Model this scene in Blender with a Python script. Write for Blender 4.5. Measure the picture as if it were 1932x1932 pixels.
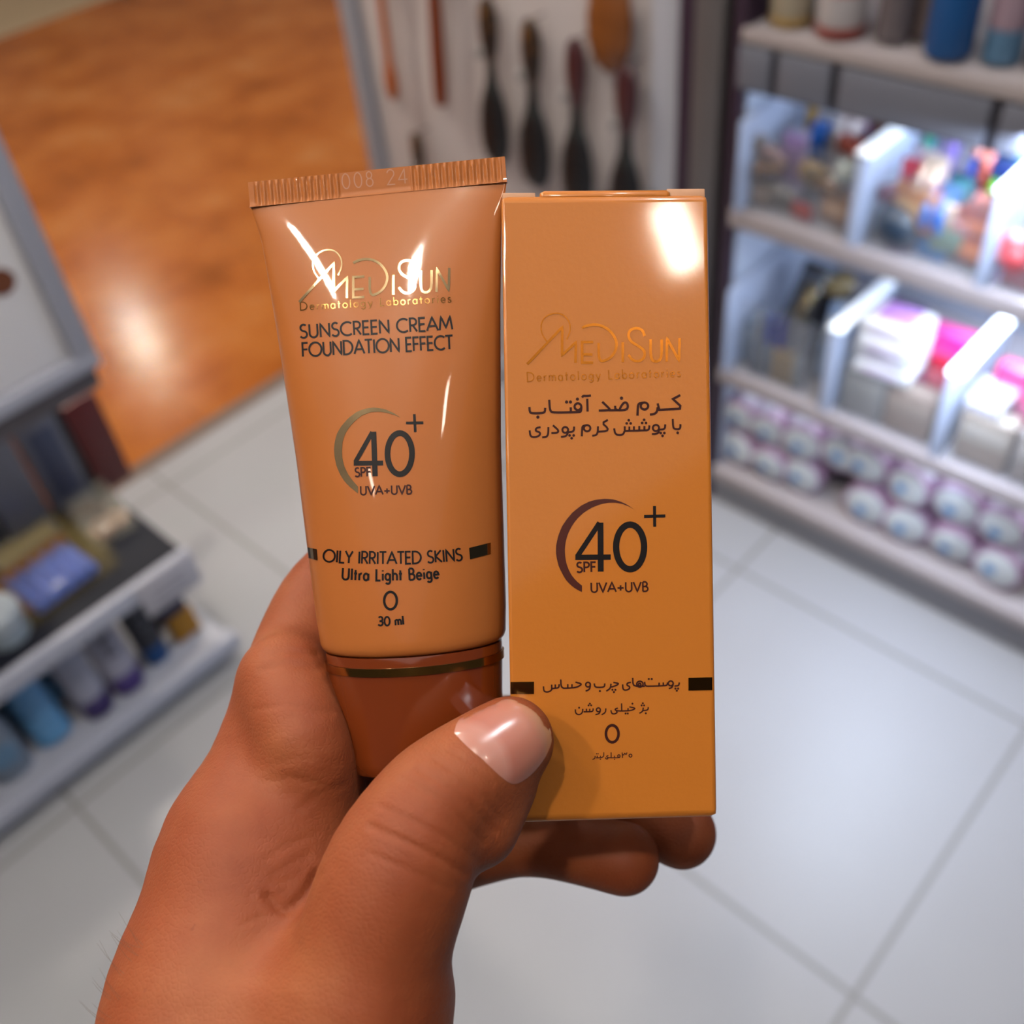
import bpy, math, random
import numpy as np
from mathutils import Vector, Matrix
from mathutils.bvhtree import BVHTree

for o in list(bpy.data.objects):
    bpy.data.objects.remove(o)
SC = bpy.context.scene
COL = SC.collection
random.seed(7)

# ------------------------------------------------------------------ camera
F = 1932.0                       # focal length in pixels of a 1932 px frame
PIT, ROL, AZ, H = map(math.radians, (44.42666832, -6.84019443, 47.28817453, 0.0))
H = 1.6
_fw = np.array([0, math.cos(PIT), -math.sin(PIT)])
_up = np.array([0, math.sin(PIT), math.cos(PIT)])
_ri = np.array([1.0, 0, 0])
_r = math.cos(ROL) * _ri + math.sin(ROL) * _up
_u = -math.sin(ROL) * _ri + math.cos(ROL) * _up
_T = np.array([[math.sin(AZ), math.cos(AZ), 0], [-math.cos(AZ), math.sin(AZ), 0], [0, 0, 1.0]])
FW, RI, UP = Vector(_T @ _fw), Vector(_T @ _r), Vector(_T @ _u)
EYE = Vector((0, 0, H))
cam_d = bpy.data.cameras.new('camera')
cam = bpy.data.objects.new('camera', cam_d)
COL.objects.link(cam)
CAMR = Matrix((RI, UP, -FW)).transposed()          # columns: right, up, back
cam.matrix_world = Matrix.Translation(EYE) @ CAMR.to_4x4()
cam_d.sensor_width = 36.0
cam_d.lens = 36.0 * F / 1932.0
cam_d.clip_start = 0.01
cam_d.clip_end = 60
cam_d.dof.use_dof = True
cam_d.dof.focus_distance = 0.203
cam_d.dof.aperture_fstop = 11.0
SC.camera = cam

# ------------------------------------------------------------------ exposure, world, large lights
SC.view_settings.view_transform = 'Standard'
SC.view_settings.look = 'None'
SC.view_settings.gamma = 1.0
SC.view_settings.use_curve_mapping = False
SC.view_settings.exposure = 0.0
W = bpy.data.worlds.new('world')
SC.world = W
W.use_nodes = True
W.node_tree.nodes['Background'].inputs[0].default_value = (0.85, 0.9, 1.0, 1)
W.node_tree.nodes['Background'].inputs[1].default_value = 0.06


def area(name, loc, target, sx, sy, power, col):
    d = bpy.data.lights.new(name, 'AREA')
    d.shape = 'RECTANGLE'
    d.size, d.size_y, d.energy, d.color = sx, sy, power, col
    o = bpy.data.objects.new(name, d)
    COL.objects.link(o)
    o.location = loc
    o.rotation_euler = (Vector(target) - Vector(loc)).to_track_quat('-Z', 'Y').to_euler()
    return o


CEIL = 3.0
area('ceiling_fill', (0.2, 0.8, CEIL - .03), (0.2, 0.8, 0), 4.5, 4.5, 45, (1.0, .95, .9))  # added soft fill for the general shop light, not a single lamp


# ------------------------------------------------------------------ pixel helpers
def ray(x, y):
    return FW + RI * ((x - 966) / F) + UP * ((966 - y) / F)


def at(x, y, axis, val):
    """the point of a picture position that lies on the plane axis = val"""
    d = ray(x, y)
    return EYE + d * ((val - EYE[axis]) / d[axis])


def dep(x, y, z):
    return EYE + ray(x, y) * z


# ------------------------------------------------------------------ materials
def mat(name, col, rough=.5, metal=0.0, **k):
    m = bpy.data.materials.new(name)
    m.use_nodes = True
    b = m.node_tree.nodes['Principled BSDF']
    b.inputs['Base Color'].default_value = (*col, 1)
    b.inputs['Roughness'].default_value = rough
    b.inputs['Metallic'].default_value = metal
    for kk, v in k.items():
        b.inputs[kk.replace('_', ' ')].default_value = v
    return m


ALB = .5                         # surfaces are kept dark and the lamps strong, as the exposure asks


def srgb(r, g, b):
    return tuple(ALB * ((c / 255 / 12.92) if c / 255 <= .04045 else ((c / 255 + .055) / 1.055) ** 2.4) for c in (r, g, b))


def nd(m, t, **k):
    n = m.node_tree.nodes.new(t)
    for kk, v in k.items():
        setattr(n, kk, v)
    return n


def lk(m, a, b):
    m.node_tree.links.new(a, b)


def mth(m, op, a, b=None, c=None):
    n = nd(m, 'ShaderNodeMath', operation=op)
    for i, v in enumerate((a, b, c)):
        if v is None:
            continue
        if isinstance(v, (int, float)):
            n.inputs[i].default_value = v
        else:
            lk(m, v, n.inputs[i])
    return n.outputs[0]


def mixc(m, fac, a, b):
    n = nd(m, 'ShaderNodeMix', data_type='RGBA')
    for i, v in ((0, fac), (6, a), (7, b)):
        if isinstance(v, (int, float)):
            n.inputs[i].default_value = v
        elif isinstance(v, tuple):
            n.inputs[i].default_value = (*v, 1)
        else:
            lk(m, v, n.inputs[i])
    return n.outputs[2]


def noise(m, scale, detail=3, vec=None, rough=.5):
    n = nd(m, 'ShaderNodeTexNoise')
    n.inputs['Scale'].default_value = scale
    n.inputs['Detail'].default_value = detail
    n.inputs['Roughness'].default_value = rough
    if vec is not None:
        lk(m, vec, n.inputs['Vector'])
    return n.outputs['Fac']


def ramp(m, fac, stops):
    n = nd(m, 'ShaderNodeValToRGB')
    e = n.color_ramp.elements
    while len(e) < len(stops):
        e.new(.5)
    for el, (p, c) in zip(e, stops):
        el.position = p
        el.color = (*c, 1) if len(c) == 3 else c
    lk(m, fac, n.inputs[0])
    return n.outputs[0]


def bump(m, height, strength, dist):
    b = nd(m, 'ShaderNodeBump')
    b.inputs['Strength'].default_value = strength
    b.inputs['Distance'].default_value = dist
    lk(m, height, b.inputs['Height'])
    lk(m, b.outputs[0], m.node_tree.nodes['Principled BSDF'].inputs['Normal'])


def emis(name, col, s):
    m = mat(name, col)
    b = m.node_tree.nodes['Principled BSDF']
    b.inputs['Emission Color'].default_value = (*col, 1)
    b.inputs['Emission Strength'].default_value = s
    return m


def clear(name, col, opac, rough=.15):
    m = mat(name, col, rough)
    m.node_tree.nodes['Principled BSDF'].inputs['Alpha'].default_value = opac
    return m


_cache = {}


def plain(r, g, b, rough=.4, metal=0.0):
    k = (r, g, b, rough, metal)
    if k not in _cache:
        m = mat('plain_%d_%d_%d' % (r, g, b), srgb(r, g, b), rough, metal)
        f = noise(m, 40, 2)
        c = srgb(r, g, b)
        lk(m, mixc(m, f, tuple(x * .9 for x in c), tuple(min(1, x * 1.08) for x in c)),
           m.node_tree.nodes['Principled BSDF'].inputs['Base Color'])
        _cache[k] = m
    return _cache[k]


# floor: white tiles, a border strip, orange stone beyond
MF = mat('floor_tiles', (.6, .6, .6), .22)
_b = MF.node_tree.nodes['Principled BSDF']
_b.inputs['Specular IOR Level'].default_value = .3
_g = nd(MF, 'ShaderNodeNewGeometry')
_s = nd(MF, 'ShaderNodeSeparateXYZ')
lk(MF, _g.outputs['Position'], _s.inputs[0])
PX, PY = _s.outputs[0], _s.outputs[1]


def grout(m, v, off, size, half):
    fr = mth(m, 'FRACT', mth(m, 'DIVIDE', mth(m, 'SUBTRACT', v, off - 60 * size), size))
    d = mth(m, 'MINIMUM', fr, mth(m, 'SUBTRACT', 1.0, fr))
    return mth(m, 'LESS_THAN', mth(m, 'MULTIPLY', d, size), half)


gx = grout(MF, PX, .069, .6, .0045)
gy = grout(MF, PY, .115, .6, .0045)
white = mixc(MF, noise(MF, 2.5, 3, _g.outputs['Position']), srgb(176, 174, 179), srgb(188, 188, 195))
white = mixc(MF, mth(MF, 'MAXIMUM', gx, gy), white, srgb(150, 147, 148))
on = ramp(MF, noise(MF, 3.2, 7, _g.outputs['Position'], .6),
          [(.3, srgb(160, 86, 24)), (.45, srgb(190, 106, 40)), (.58, srgb(204, 122, 54)), (.75, srgb(214, 146, 88))])
og = mth(MF, 'MULTIPLY', mth(MF, 'MAXIMUM', grout(MF, PX, .27, .6, .003), grout(MF, PY, 2.04, .6, .003)), .35)
on = mixc(MF, og, on, srgb(120, 70, 35))
isor = mth(MF, 'MULTIPLY', mth(MF, 'GREATER_THAN', PY, 2.05), mth(MF, 'LESS_THAN', PY, 5.3))
border = mth(MF, 'MULTIPLY', mth(MF, 'GREATER_THAN', PY, 2.0), mth(MF, 'LESS_THAN', PY, 2.05))
far = mth(MF, 'GREATER_THAN', PY, 5.3)
c = mixc(MF, isor, white, on)
c = mixc(MF, border, c, srgb(128, 108, 98))
c = mixc(MF, far, c, srgb(196, 172, 140))
lk(MF, c, _b.inputs['Base Color'])
lk(MF, mth(MF, 'MULTIPLY_ADD', isor, -.22, .42), _b.inputs['Roughness'])

M_CEIL = mat('ceiling_paint', (.55, .53, .5), .9)
M_WALL = mat('wall_paint', srgb(210, 205, 205), .8)
for m in (M_CEIL, M_WALL):
    bump(m, noise(m, 60, 3), .1, .002)


# ------------------------------------------------------------------ mesh helpers
class MB:
    def __init__(s):
        s.v, s.f = [], []

    def add(s, vs, fs):
        n = len(s.v)
        s.v += [tuple(v) for v in vs]
        s.f += [tuple(i + n for i in f) for f in fs]
        return s

    def box(s, lo, hi, bev=0.0, M=None):
        x0, y0, z0 = lo
        x1, y1, z1 = hi
        if bev <= 0:
            vs = [(x, y, z) for x in (x0, x1) for y in (y0, y1) for z in (z0, z1)]
            fs = [(0, 1, 3, 2), (4, 6, 7, 5), (0, 4, 5, 1), (2, 3, 7, 6), (0, 2, 6, 4), (1, 5, 7, 3)]
        else:
            b = min(bev, (x1 - x0) * .45, (y1 - y0) * .45, (z1 - z0) * .45)
            import bmesh
            bm = bmesh.new()
            bmesh.ops.create_cube(bm, size=1)
            for v in bm.verts:
                v.co = ((x0 + x1) / 2 + v.co.x * (x1 - x0), (y0 + y1) / 2 + v.co.y * (y1 - y0), (z0 + z1) / 2 + v.co.z * (z1 - z0))
            bmesh.ops.bevel(bm, geom=bm.edges[:], offset=b, segments=2, affect='EDGES', profile=.5)
            bm.verts.index_update()
            vs = [tuple(v.co) for v in bm.verts]
            fs = [tuple(v.index for v in f.verts) for f in bm.faces]
            bm.free()
        if M is not None:
            vs = [M @ Vector(v) for v in vs]
        return s.add(vs, fs)

    def lathe(s, prof, seg=24, M=None, sy=1.0):
        """prof: (radius, z) from bottom to top; closed with caps"""
        vs, fs = [], []
        for r, z in prof:
            for k in range(seg):
                a = 2 * math.pi * k / seg
                vs.append((r * math.cos(a), r * math.sin(a) * sy, z))
        n = len(prof)
        for i in range(n - 1):
            for k in range(seg):
                k2 = (k + 1) % seg
                fs.append((i * seg + k, i * seg + k2, (i + 1) * seg + k2, (i + 1) * seg + k))
        fs.append(tuple(range(seg - 1, -1, -1)))
        fs.append(tuple((n - 1) * seg + k for k in range(seg)))
        if M is not None:
            vs = [M @ Vector(v) for v in vs]
        return s.add(vs, fs)

    def tube(s, pts, r, seg=8):
        pts = [Vector(p) for p in pts]
        rs = r if isinstance(r, (list, tuple)) else [r] * len(pts)
        vs, fs = [], []
        ref = Vector((0.13, .21, .97))
        for i, p in enumerate(pts):
            t = (pts[min(i + 1, len(pts) - 1)] - pts[max(i - 1, 0)]).normalized()
            a = t.cross(ref)
            if a.length < 1e-3:
                a = t.cross(Vector((1, 0, 0)))
            a.normalize()
            b = t.cross(a)
            for k in range(seg):
                an = 2 * math.pi * k / seg
                vs.append(p + (a * math.cos(an) + b * math.sin(an)) * rs[i])
        for i in range(len(pts) - 1):
            for k in range(seg):
                k2 = (k + 1) % seg
                fs.append((i * seg + k, i * seg + k2, (i + 1) * seg + k2, (i + 1) * seg + k))
        fs.append(tuple(range(seg - 1, -1, -1)))
        fs.append(tuple((len(pts) - 1) * seg + k for k in range(seg)))
        return s.add(vs, fs)

    def torus(s, R, r, M=None, seg=24, ss=8, wav=0.0, nw=9):
        vs, fs = [], []
        for i in range(seg):
            a = 2 * math.pi * i / seg
            rr = r * (1 + wav * math.sin(nw * a))
            for j in range(ss):
                b = 2 * math.pi * j / ss
                vs.append(((R + rr * math.cos(b)) * math.cos(a), (R + rr * math.cos(b)) * math.sin(a), rr * math.sin(b)))
        for i in range(seg):
            for j in range(ss):
                i2, j2 = (i + 1) % seg, (j + 1) % ss
                fs.append((i * ss + j, i2 * ss + j, i2 * ss + j2, i * ss + j2))
        if M is not None:
            vs = [M @ Vector(v) for v in vs]
        return s.add(vs, fs)

    def build(s, name, m, parent=None, loc=None, smooth=True, angle=28):
        me = bpy.data.meshes.new(name)
        me.from_pydata([tuple(v) for v in s.v], [], s.f)
        me.update()
        if smooth:
            for p in me.polygons:
                p.use_smooth = True
            try:
                me.set_sharp_from_angle(angle=math.radians(angle))
            except Exception:
                pass
        if m:
            me.materials.append(m)
        o = bpy.data.objects.new(name, me)
        COL.objects.link(o)
        if parent:
            o.parent = parent
        if loc is not None:
            o.location = loc
        return o


def tag(o, label=None, cat=None, group=None, kind=None):
    for k, v in (('label', label), ('category', cat), ('group', group), ('kind', kind)):
        if v:
            o[k] = v
    return o


def thing(name, label, cat, loc=(0, 0, 0), rot=(0, 0, 0), group=None):
    o = bpy.data.objects.new(name, None)
    o.empty_display_size = .02
    COL.objects.link(o)
    o.location = loc
    o.rotation_euler = rot
    return tag(o, label, cat, group)


def T(x, y, z):
    return Matrix.Translation((x, y, z))


def R(a, ax):
    return Matrix.Rotation(math.radians(a), 4, ax)


# ------------------------------------------------------------------ the shop shell
b = MB().add([(-4, -3, 0), (6, -3, 0), (6, 9, 0), (-4, 9, 0)], [(0, 1, 2, 3)])
tag(b.build('floor', MF), 'glossy white tiled shop floor with an orange stone aisle beyond', 'floor', kind='structure')
b = MB().box((-4, -3, CEIL), (6, 9, CEIL + .05))
tag(b.build('ceiling', M_CEIL, smooth=False), 'white shop ceiling', 'ceiling', kind='structure')
b = MB().box((-4, 9, 0), (6, 9.1, CEIL))
tag(b.build('wall_back', M_WALL, smooth=False), 'pale far wall of the shop', 'wall', kind='structure')
b = MB().box((3.6, -3, 0), (3.7, 9, CEIL))
tag(b.build('wall_right', M_WALL, smooth=False), 'pale side wall behind the shelves', 'wall', kind='structure')

M_LAMPRIM = mat('lamp_rim', (.5, .5, .5), .3, .6)
WARM, COOL = (1.0, .90, .76), (.86, .93, 1.0)
LAMPS = [(-.18, -.95, 120, WARM, .9), (-.33, -.05, 1700, WARM, .42), (-.74, .42, 1750, WARM, .42), (-.1, 1.35, 1150, WARM, .66), (-1.5, 1.5, 330, WARM, .66), (-1.3, .05, 90, WARM, .66),
         (.9, .1, 600, COOL, .66), (2.795, 7.2, 480, WARM, 1.0), (2.3, 3.4, 900, WARM, 1.0), (.6, 2.6, 900, WARM, 1.0), (-.2, 4.4, 520, WARM, 1.0)]
for i, (x, y, e, c, k) in enumerate(LAMPS):
    t = thing('ceiling_downlight', 'rectangular downlight set in the shop ceiling', 'ceiling light', (x, y, CEIL), group='ceiling downlights')
    t.rotation_euler = (0, 0, math.radians(-22))
    g = MB()
    a, b, w = .05 * k * (.6 if i == 0 else 1), .09 * k, .015
    for lo_, hi_ in (((-a - w, -b - w, -.008), (-a, b + w, 0)), ((a, -b - w, -.008), (a + w, b + w, 0)), ((-a, -b - w, -.008), (a, -b, 0)), ((-a, b, -.008), (a, b + w, 0))):
        g.box(lo_, hi_, .002)
    g.build('rim', M_LAMPRIM, t)
    MB().box((-a, -b, -.004), (a, b, -.001)).build('diffuser', emis('lamp_diffuser', c, e), t)

# ------------------------------------------------------------------ held products: materials
M_CARD = mat('carton_orange', srgb(206, 122, 42), .34, 0.0)
M_CARD.node_tree.nodes['Principled BSDF'].inputs['Specular IOR Level'].default_value = .15
M_CARD.node_tree.nodes['Principled BSDF'].inputs['Coat Weight'].default_value = .6
M_CARD.node_tree.nodes['Principled BSDF'].inputs['Coat Roughness'].default_value = .07
_tc = nd(M_CARD, 'ShaderNodeTexCoord')
bump(M_CARD, noise(M_CARD, 700, 3, _tc.outputs['Object']), .12, .0004)
M_PAPER = mat('carton_paper_edge', srgb(214, 160, 122), .7)
M_TUBE = mat('tube_plastic', srgb(188, 110, 54), .34, 0.0)
_p = M_TUBE.node_tree.nodes['Principled BSDF']
_p.inputs['Specular IOR Level'].default_value = .1
_p.inputs['Coat Weight'].default_value = .25
_p.inputs['Coat Roughness'].default_value = .04
_tc = nd(M_TUBE, 'ShaderNodeTexCoord')
bump(M_TUBE, noise(M_TUBE, 55, 2, _tc.outputs['Object']), .16, .002)
M_CAP = mat('cap_plastic', srgb(124, 52, 18), .16)
M_CAP.node_tree.nodes['Principled BSDF'].inputs['Coat Weight'].default_value = .5
M_GOLD = mat('gold_foil', srgb(226, 164, 84), .17, 1.0)
M_DGOLD = mat('dark_gold_foil', srgb(120, 84, 44), .2, 1.0)
M_FOIL = mat('silver_gold_foil', srgb(176, 150, 112), .14, 1.0)
M_EMB = mat('embossed_gold', srgb(214, 130, 44), .24, 1.0)
M_INK = mat('dark_ink', srgb(18, 9, 10), .5, 0.0, Specular_IOR_Level=.15)
M_INKB = mat('brown_ink', srgb(60, 20, 12), .5, 0.0, Specular_IOR_Level=.15)

# ------------------------------------------------------------------ stroke lettering


def arc(cx, cy, rx, ry, a0, a1, n=14):
    return [(cx + rx * math.cos(math.radians(a0 + (a1 - a0) * i / n)), cy + ry * math.sin(math.radians(a0 + (a1 - a0) * i / n))) for i in range(n + 1)]


G = {  # advance width, strokes in units of the capital height
    'A': (.80, [[(0.02, 0), (.40, 1), (.78, 0)], [(.16, .33), (.64, .33)]]),
    'B': (.58, [[(.08, 0), (.08, 1)], [(.08, 1)] + arc(.26, .76, .2, .24, 90, -90) + [(.08, .52)], [(.08, .52)] + arc(.28, .26, .25, .26, 90, -90) + [(.08, 0)]]),
    'C': (.82, [arc(.50, .5, .45, .5, 50, 310, 22)]),
    'D': (.80, [[(.08, 0), (.08, 1)] + arc(.25, .5, .48, .5, 90, -90, 18) + [(.08, 0)]]),
    'E': (.52, [[(.48, 1), (.08, 1), (.08, 0), (.48, 0)], [(.08, .52), (.45, .52)]]),
    'F': (.50, [[(.48, 1), (.08, 1), (.08, 0)], [(.08, .52), (.44, .52)]]),
    'I': (.20, [[(.1, 0), (.1, 1)]]),
    'K': (.60, [[(.08, 0), (.08, 1)], [(.54, 1), (.10, .5), (.58, 0)]]),
    'L': (.46, [[(.08, 1), (.08, 0), (.45, 0)]]),
    'M': (.94, [[(.04, 0), (.16, 1), (.47, .16), (.78, 1), (.90, 0)]]),
    'N': (.76, [[(.08, 0), (.08, .98), (.68, .02), (.68, 1)]]),
    'O': (1.0, [arc(.5, .5, .46, .5, 0, 360, 30)]),
    'P': (.56, [[(.08, 0), (.08, 1)] + arc(.26, .74, .25, .26, 90, -90) + [(.08, .48)]]),
    'R': (.58, [[(.08, 0), (.08, 1)] + arc(.26, .74, .25, .26, 90, -90) + [(.08, .48)], [(.26, .48), (.54, 0)]]),
    'S': (.56, [arc(.29, .76, .21, .24, 40, 250, 14) + arc(.27, .25, .24, .25, 75, -150, 16)]),
    'T': (.56, [[(.0, 1), (.56, 1)], [(.28, 1), (.28, 0)]]),
    'U': (.70, [[(.08, 1)] + arc(.35, .30, .27, .30, 180, 360, 16) + [(.62, 1)]]),
    'V': (.74, [[(.02, 1), (.37, 0), (.72, 1)]]),
    'Y': (.62, [[(.02, 1), (.31, .45), (.60, 1)], [(.31, .45), (.31, 0)]]),
    '+': (.66, [[(.05, .4), (.61, .4)], [(.33, .12), (.33, .68)]]),
    '0': (.66, [arc(.33, .5, .28, .5, 0, 360, 26)]),
    '3': (.58, [arc(.27, .75, .22, .25, 150, -90, 14) + arc(.27, .26, .25, .26, 90, -150, 16)]),
    '2': (.58, [arc(.28, .74, .22, .26, 170, -30, 12) + [(.05, 0), (.54, 0)]]),
    '4': (.62, [[(.44, 0), (.44, 1), (.04, .28), (.60, .28)]]),
    '8': (.58, [arc(.28, .76, .20, .23, 0, 360, 18), arc(.28, .27, .25, .27, 0, 360, 18)]),
    'a': (.52, [arc(.24, .30, .20, .30, 0, 360, 18), [(.44, .6), (.44, 0)]]),
    'b': (.52, [[(.07, 1), (.07, 0)], arc(.27, .30, .20, .30, 0, 360, 18)]),
    'e': (.50, [[(.05, .32), (.43, .32)] + arc(.25, .30, .20, .30, 5, 320, 16)]),
    'g': (.52, [arc(.24, .32, .20, .28, 0, 360, 18), [(.44, .6), (.44, -.08)] + arc(.25, -.08, .19, .2, 0, -150, 10)]),
    'h': (.50, [[(.07, 1), (.07, 0)], [(.07, .36)] + arc(.25, .38, .18, .22, 180, 0, 10) + [(.43, 0)]]),
    'i': (.18, [[(.09, 0), (.09, .6)], [(.09, .80), (.09, .90)]]),
    'l': (.18, [[(.09, 0), (.09, 1)]]),
    'm': (.72, [[(.06, .6), (.06, 0)], [(.06, .4)] + arc(.21, .42, .15, .18, 180, 0, 8) + [(.36, 0)], [(.36, .4)] + arc(.51, .42, .15, .18, 180, 0, 8) + [(.66, 0)]]),
    'o': (.54, [arc(.27, .30, .22, .30, 0, 360, 18)]),
    'r': (.32, [[(.07, .6), (.07, 0)], [(.07, .34)] + arc(.26, .36, .19, .23, 180, 80, 7)]),
    's': (.40, [arc(.20, .45, .13, .15, 40, 250, 9) + arc(.19, .15, .15, .15, 75, -150, 10)]),
    't': (.30, [[(.13, .88), (.13, .0)], [(.0, .58), (.28, .58)]]),
    'y': (.48, [[(.03, .6), (.24, .03)], [(.45, .6), (.16, -.26)]]),
    ' ': (.34, []),
}


def line(text, p0, p1, h, sag=0.0, track=.06):
    """lettering along a baseline p0-p1 (the middle lowered by sag); returns pixel polylines"""
    adv, x = [], 0.0
    for ch in text:
        adv.append(x)
        x += G[ch][0] + track
    tot = x - track
    p0, p1 = np.array(p0, float), np.array(p1, float)
    L = np.linalg.norm(p1 - p0)
    out = []
    for ch, a in zip(text, adv):
        for st in G[ch][1]:
            pl = []
            for gx_, gy_ in st:
                s = (a + gx_) / tot
                base = p0 + (p1 - p0) * s + np.array([0, 4 * sag * s * (1 - s)])
                tan = (p1 - p0) + np.array([0, 4 * sag * (1 - 2 * s)])
                nrm = np.array([tan[1], -tan[0]]) / np.linalg.norm(tan)
                pl.append(base + nrm * gy_ * h)
            out.append(pl)
    return out


def resample(pl, step):
    out = [np.array(pl[0], float)]
    for a, b in zip(pl[:-1], pl[1:]):
        a, b = np.array(a, float), np.array(b, float)
        n = max(1, int(np.linalg.norm(b - a) / step))
        for i in range(1, n + 1):
            out.append(a + (b - a) * i / n)
    return out


class Decal:
    """flat printed or foil shapes laid on a surface"""

    def __init__(s, bvh, inv, lift=.00006):
        s.b, s.inv, s.lift = bvh, inv, lift
        s.v, s.f = [], []

    def pt(s, p):
        d = ray(p[0], p[1]).normalized()
        h, n, i, t = s.b.ray_cast(EYE, d)
        if h is None:
            return None
        if n.dot(d) > 0:
            n = -n
        return s.inv @ (h + n * s.lift)

    def stroke(s, pl, w, step=4.0):
        closed = np.linalg.norm(np.array(pl[0]) - np.array(pl[-1])) < 1e-6 and len(pl) > 3
        pts = resample(pl, step)
        clean = [pts[0]]
        for p in pts[1:]:
            if np.linalg.norm(p - clean[-1]) > 1e-4:
                clean.append(p)
        pts = clean
        n = len(pts)
        if n < 2:
            return s
        ids = []
        for i, p in enumerate(pts):
            if closed and i in (0, n - 1):
                a, b = pts[-2], pts[1]
                t1, t2 = p - a, b - p
            else:
                t1 = p - pts[i - 1] if i > 0 else pts[1] - p
                t2 = pts[i + 1] - p if i < n - 1 else t1
            t1 = t1 / np.linalg.norm(t1)
            t2 = t2 / np.linalg.norm(t2)
            n1 = np.array([-t1[1], t1[0]])
            n2 = np.array([-t2[1], t2[0]])
            m = n1 + n2
            l = np.linalg.norm(m)
            m = n1 if l < .3 else m / l
            k = min(1.6, 1 / max(.3, m @ n1))
            A, B = s.pt(p + m * w / 2 * k), s.pt(p - m * w / 2 * k)
            if A is None or B is None:
                ids.append(None)
                continue
            ids.append(len(s.v))
            s.v += [A, B]
        for a, b in zip(ids[:-1], ids[1:]):
            if a is not None and b is not None:
                s.f.append((a, a + 1, b + 1, b))
        return s

    def strokes(s, pls, w):
        for pl in pls:
            s.stroke(pl, w)
        return s

    def fan(s, poly, step=4.0):
        """a strip between two equally long edges: poly = (edge_a, edge_b)"""
        a, b = poly
        n = 40

        def samp(e):
            e = [np.array(q, float) for q in e]
            L = np.cumsum([0] + [np.linalg.norm(e[i + 1] - e[i]) for i in range(len(e) - 1)])
            return [np.array([np.interp(L[-1] * i / n, L, [q[0] for q in e]), np.interp(L[-1] * i / n, L, [q[1] for q in e])]) for i in range(n + 1)]
        ea, eb = samp(a), samp(b)
        ids = []
        for p, q in zip(ea, eb):
            P, Q = s.pt(p), s.pt(q)
            if P is None or Q is None:
                ids.append(None)
                continue
            ids.append(len(s.v))
            s.v += [P, Q]
        for i, j in zip(ids[:-1], ids[1:]):
            if i is not None and j is not None:
                s.f.append((i, i + 1, j + 1, j))
        return s

    def dots(s, cs, r):
        for c in cs:
            ctr = s.pt(c)
            if ctr is None:
                continue
            ring = [s.pt((c[0] + r * math.cos(a), c[1] + r * math.sin(a))) for a in np.linspace(0, 2 * math.pi, 13)[:-1]]
            if any(q is None for q in ring):
                continue
            n = len(s.v)
            s.v += [ctr] + ring
            for k in range(12):
                s.f.append((n, n + 1 + k, n + 1 + (k + 1) % 12))
        return s

    def build(s, name, m, parent, label=None):
        mb = MB()
        mb.v, mb.f = s.v, s.f
        o = mb.build(name, m, parent, smooth=False)
        return tag(o, label)


def smoothpl(pl, it=2):
    """corner-cutting of an open polyline"""
    for _ in range(it):
        q = [pl[0]]
        for a, b in zip(pl[:-1], pl[1:]):
            q += [(.75 * a[0] + .25 * b[0], .75 * a[1] + .25 * b[1]), (.25 * a[0] + .75 * b[0], .25 * a[1] + .75 * b[1])]
        q.append(pl[-1])
        pl = q
    return pl


def mp(pls, ox, oy, k):
    return [[(ox + x * k, oy + y * k) for x, y in pl] for pl in pls]


def pm(pts, ox, oy, k):
    return [(ox + x * k, oy + y * k) for x, y in pts]


# the maker's mark, in the units of its drawing on the carton
MARK = [
    [(320, 1490), (605, 1190), (603, 1418), (715, 1312), (712, 1480)],
    [(855, 1312), (765, 1312), (765, 1478), (855, 1478)], [(765, 1412), (850, 1412)],
    smoothpl([(765, 1197), (800, 1180), (860, 1168), (930, 1180), (1000, 1225), (1050, 1310), (1035, 1390), (985, 1450), (900, 1476), (900, 1318)], 2),
    [(1095, 1312), (1095, 1474)],
    smoothpl([(1272, 1262), (1255, 1215), (1205, 1195), (1150, 1215), (1138, 1262), (1160, 1310), (1225, 1345), (1275, 1385), (1270, 1440), (1225, 1470), (1175, 1462), (1140, 1415)], 2),
    smoothpl([(1320, 1290), (1320, 1430), (1340, 1468), (1385, 1468), (1410, 1430), (1410, 1290)], 1),
    [(1450, 1470), (1453, 1282), (1550, 1462), (1555, 1280)],
]
MARK_RING = smoothpl([(480, 1308), (435, 1240), (432, 1160), (470, 1100), (550, 1072), (620, 1092), (665, 1150), (672, 1220), (640, 1290)], 2)


# ------------------------------------------------------------------ the carton
BW, BH, BD = .0415, .12559, .030
_BR = Matrix(((0.99907, -0.018226, 0.039004), (0.018829, 0.999708, -0.015146), (-0.038717, 0.015867, 0.999124)))
_BT = Vector((0.019568, 0.000522, -0.205681))
# local axes of the carton: x to the right, y to the back, z up; origin at the middle of its bottom front edge
_ax = Matrix((_BR.col[0], -_BR.col[2], _BR.col[1])).transposed()
_bo = _BT - _BR.col[1] * (BH / 2)
BOXM = Matrix.Translation(EYE + CAMR @ _bo) @ (CAMR @ _ax).to_4x4()
carton = thing('carton', 'slim glossy orange sunscreen carton with Persian writing, held upright by the thumb', 'carton')
carton.matrix_world = BOXM
SH = .0066                                        # the squeezed carton leans sideways towards its back
body = MB()
hw = BW / 2


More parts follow.
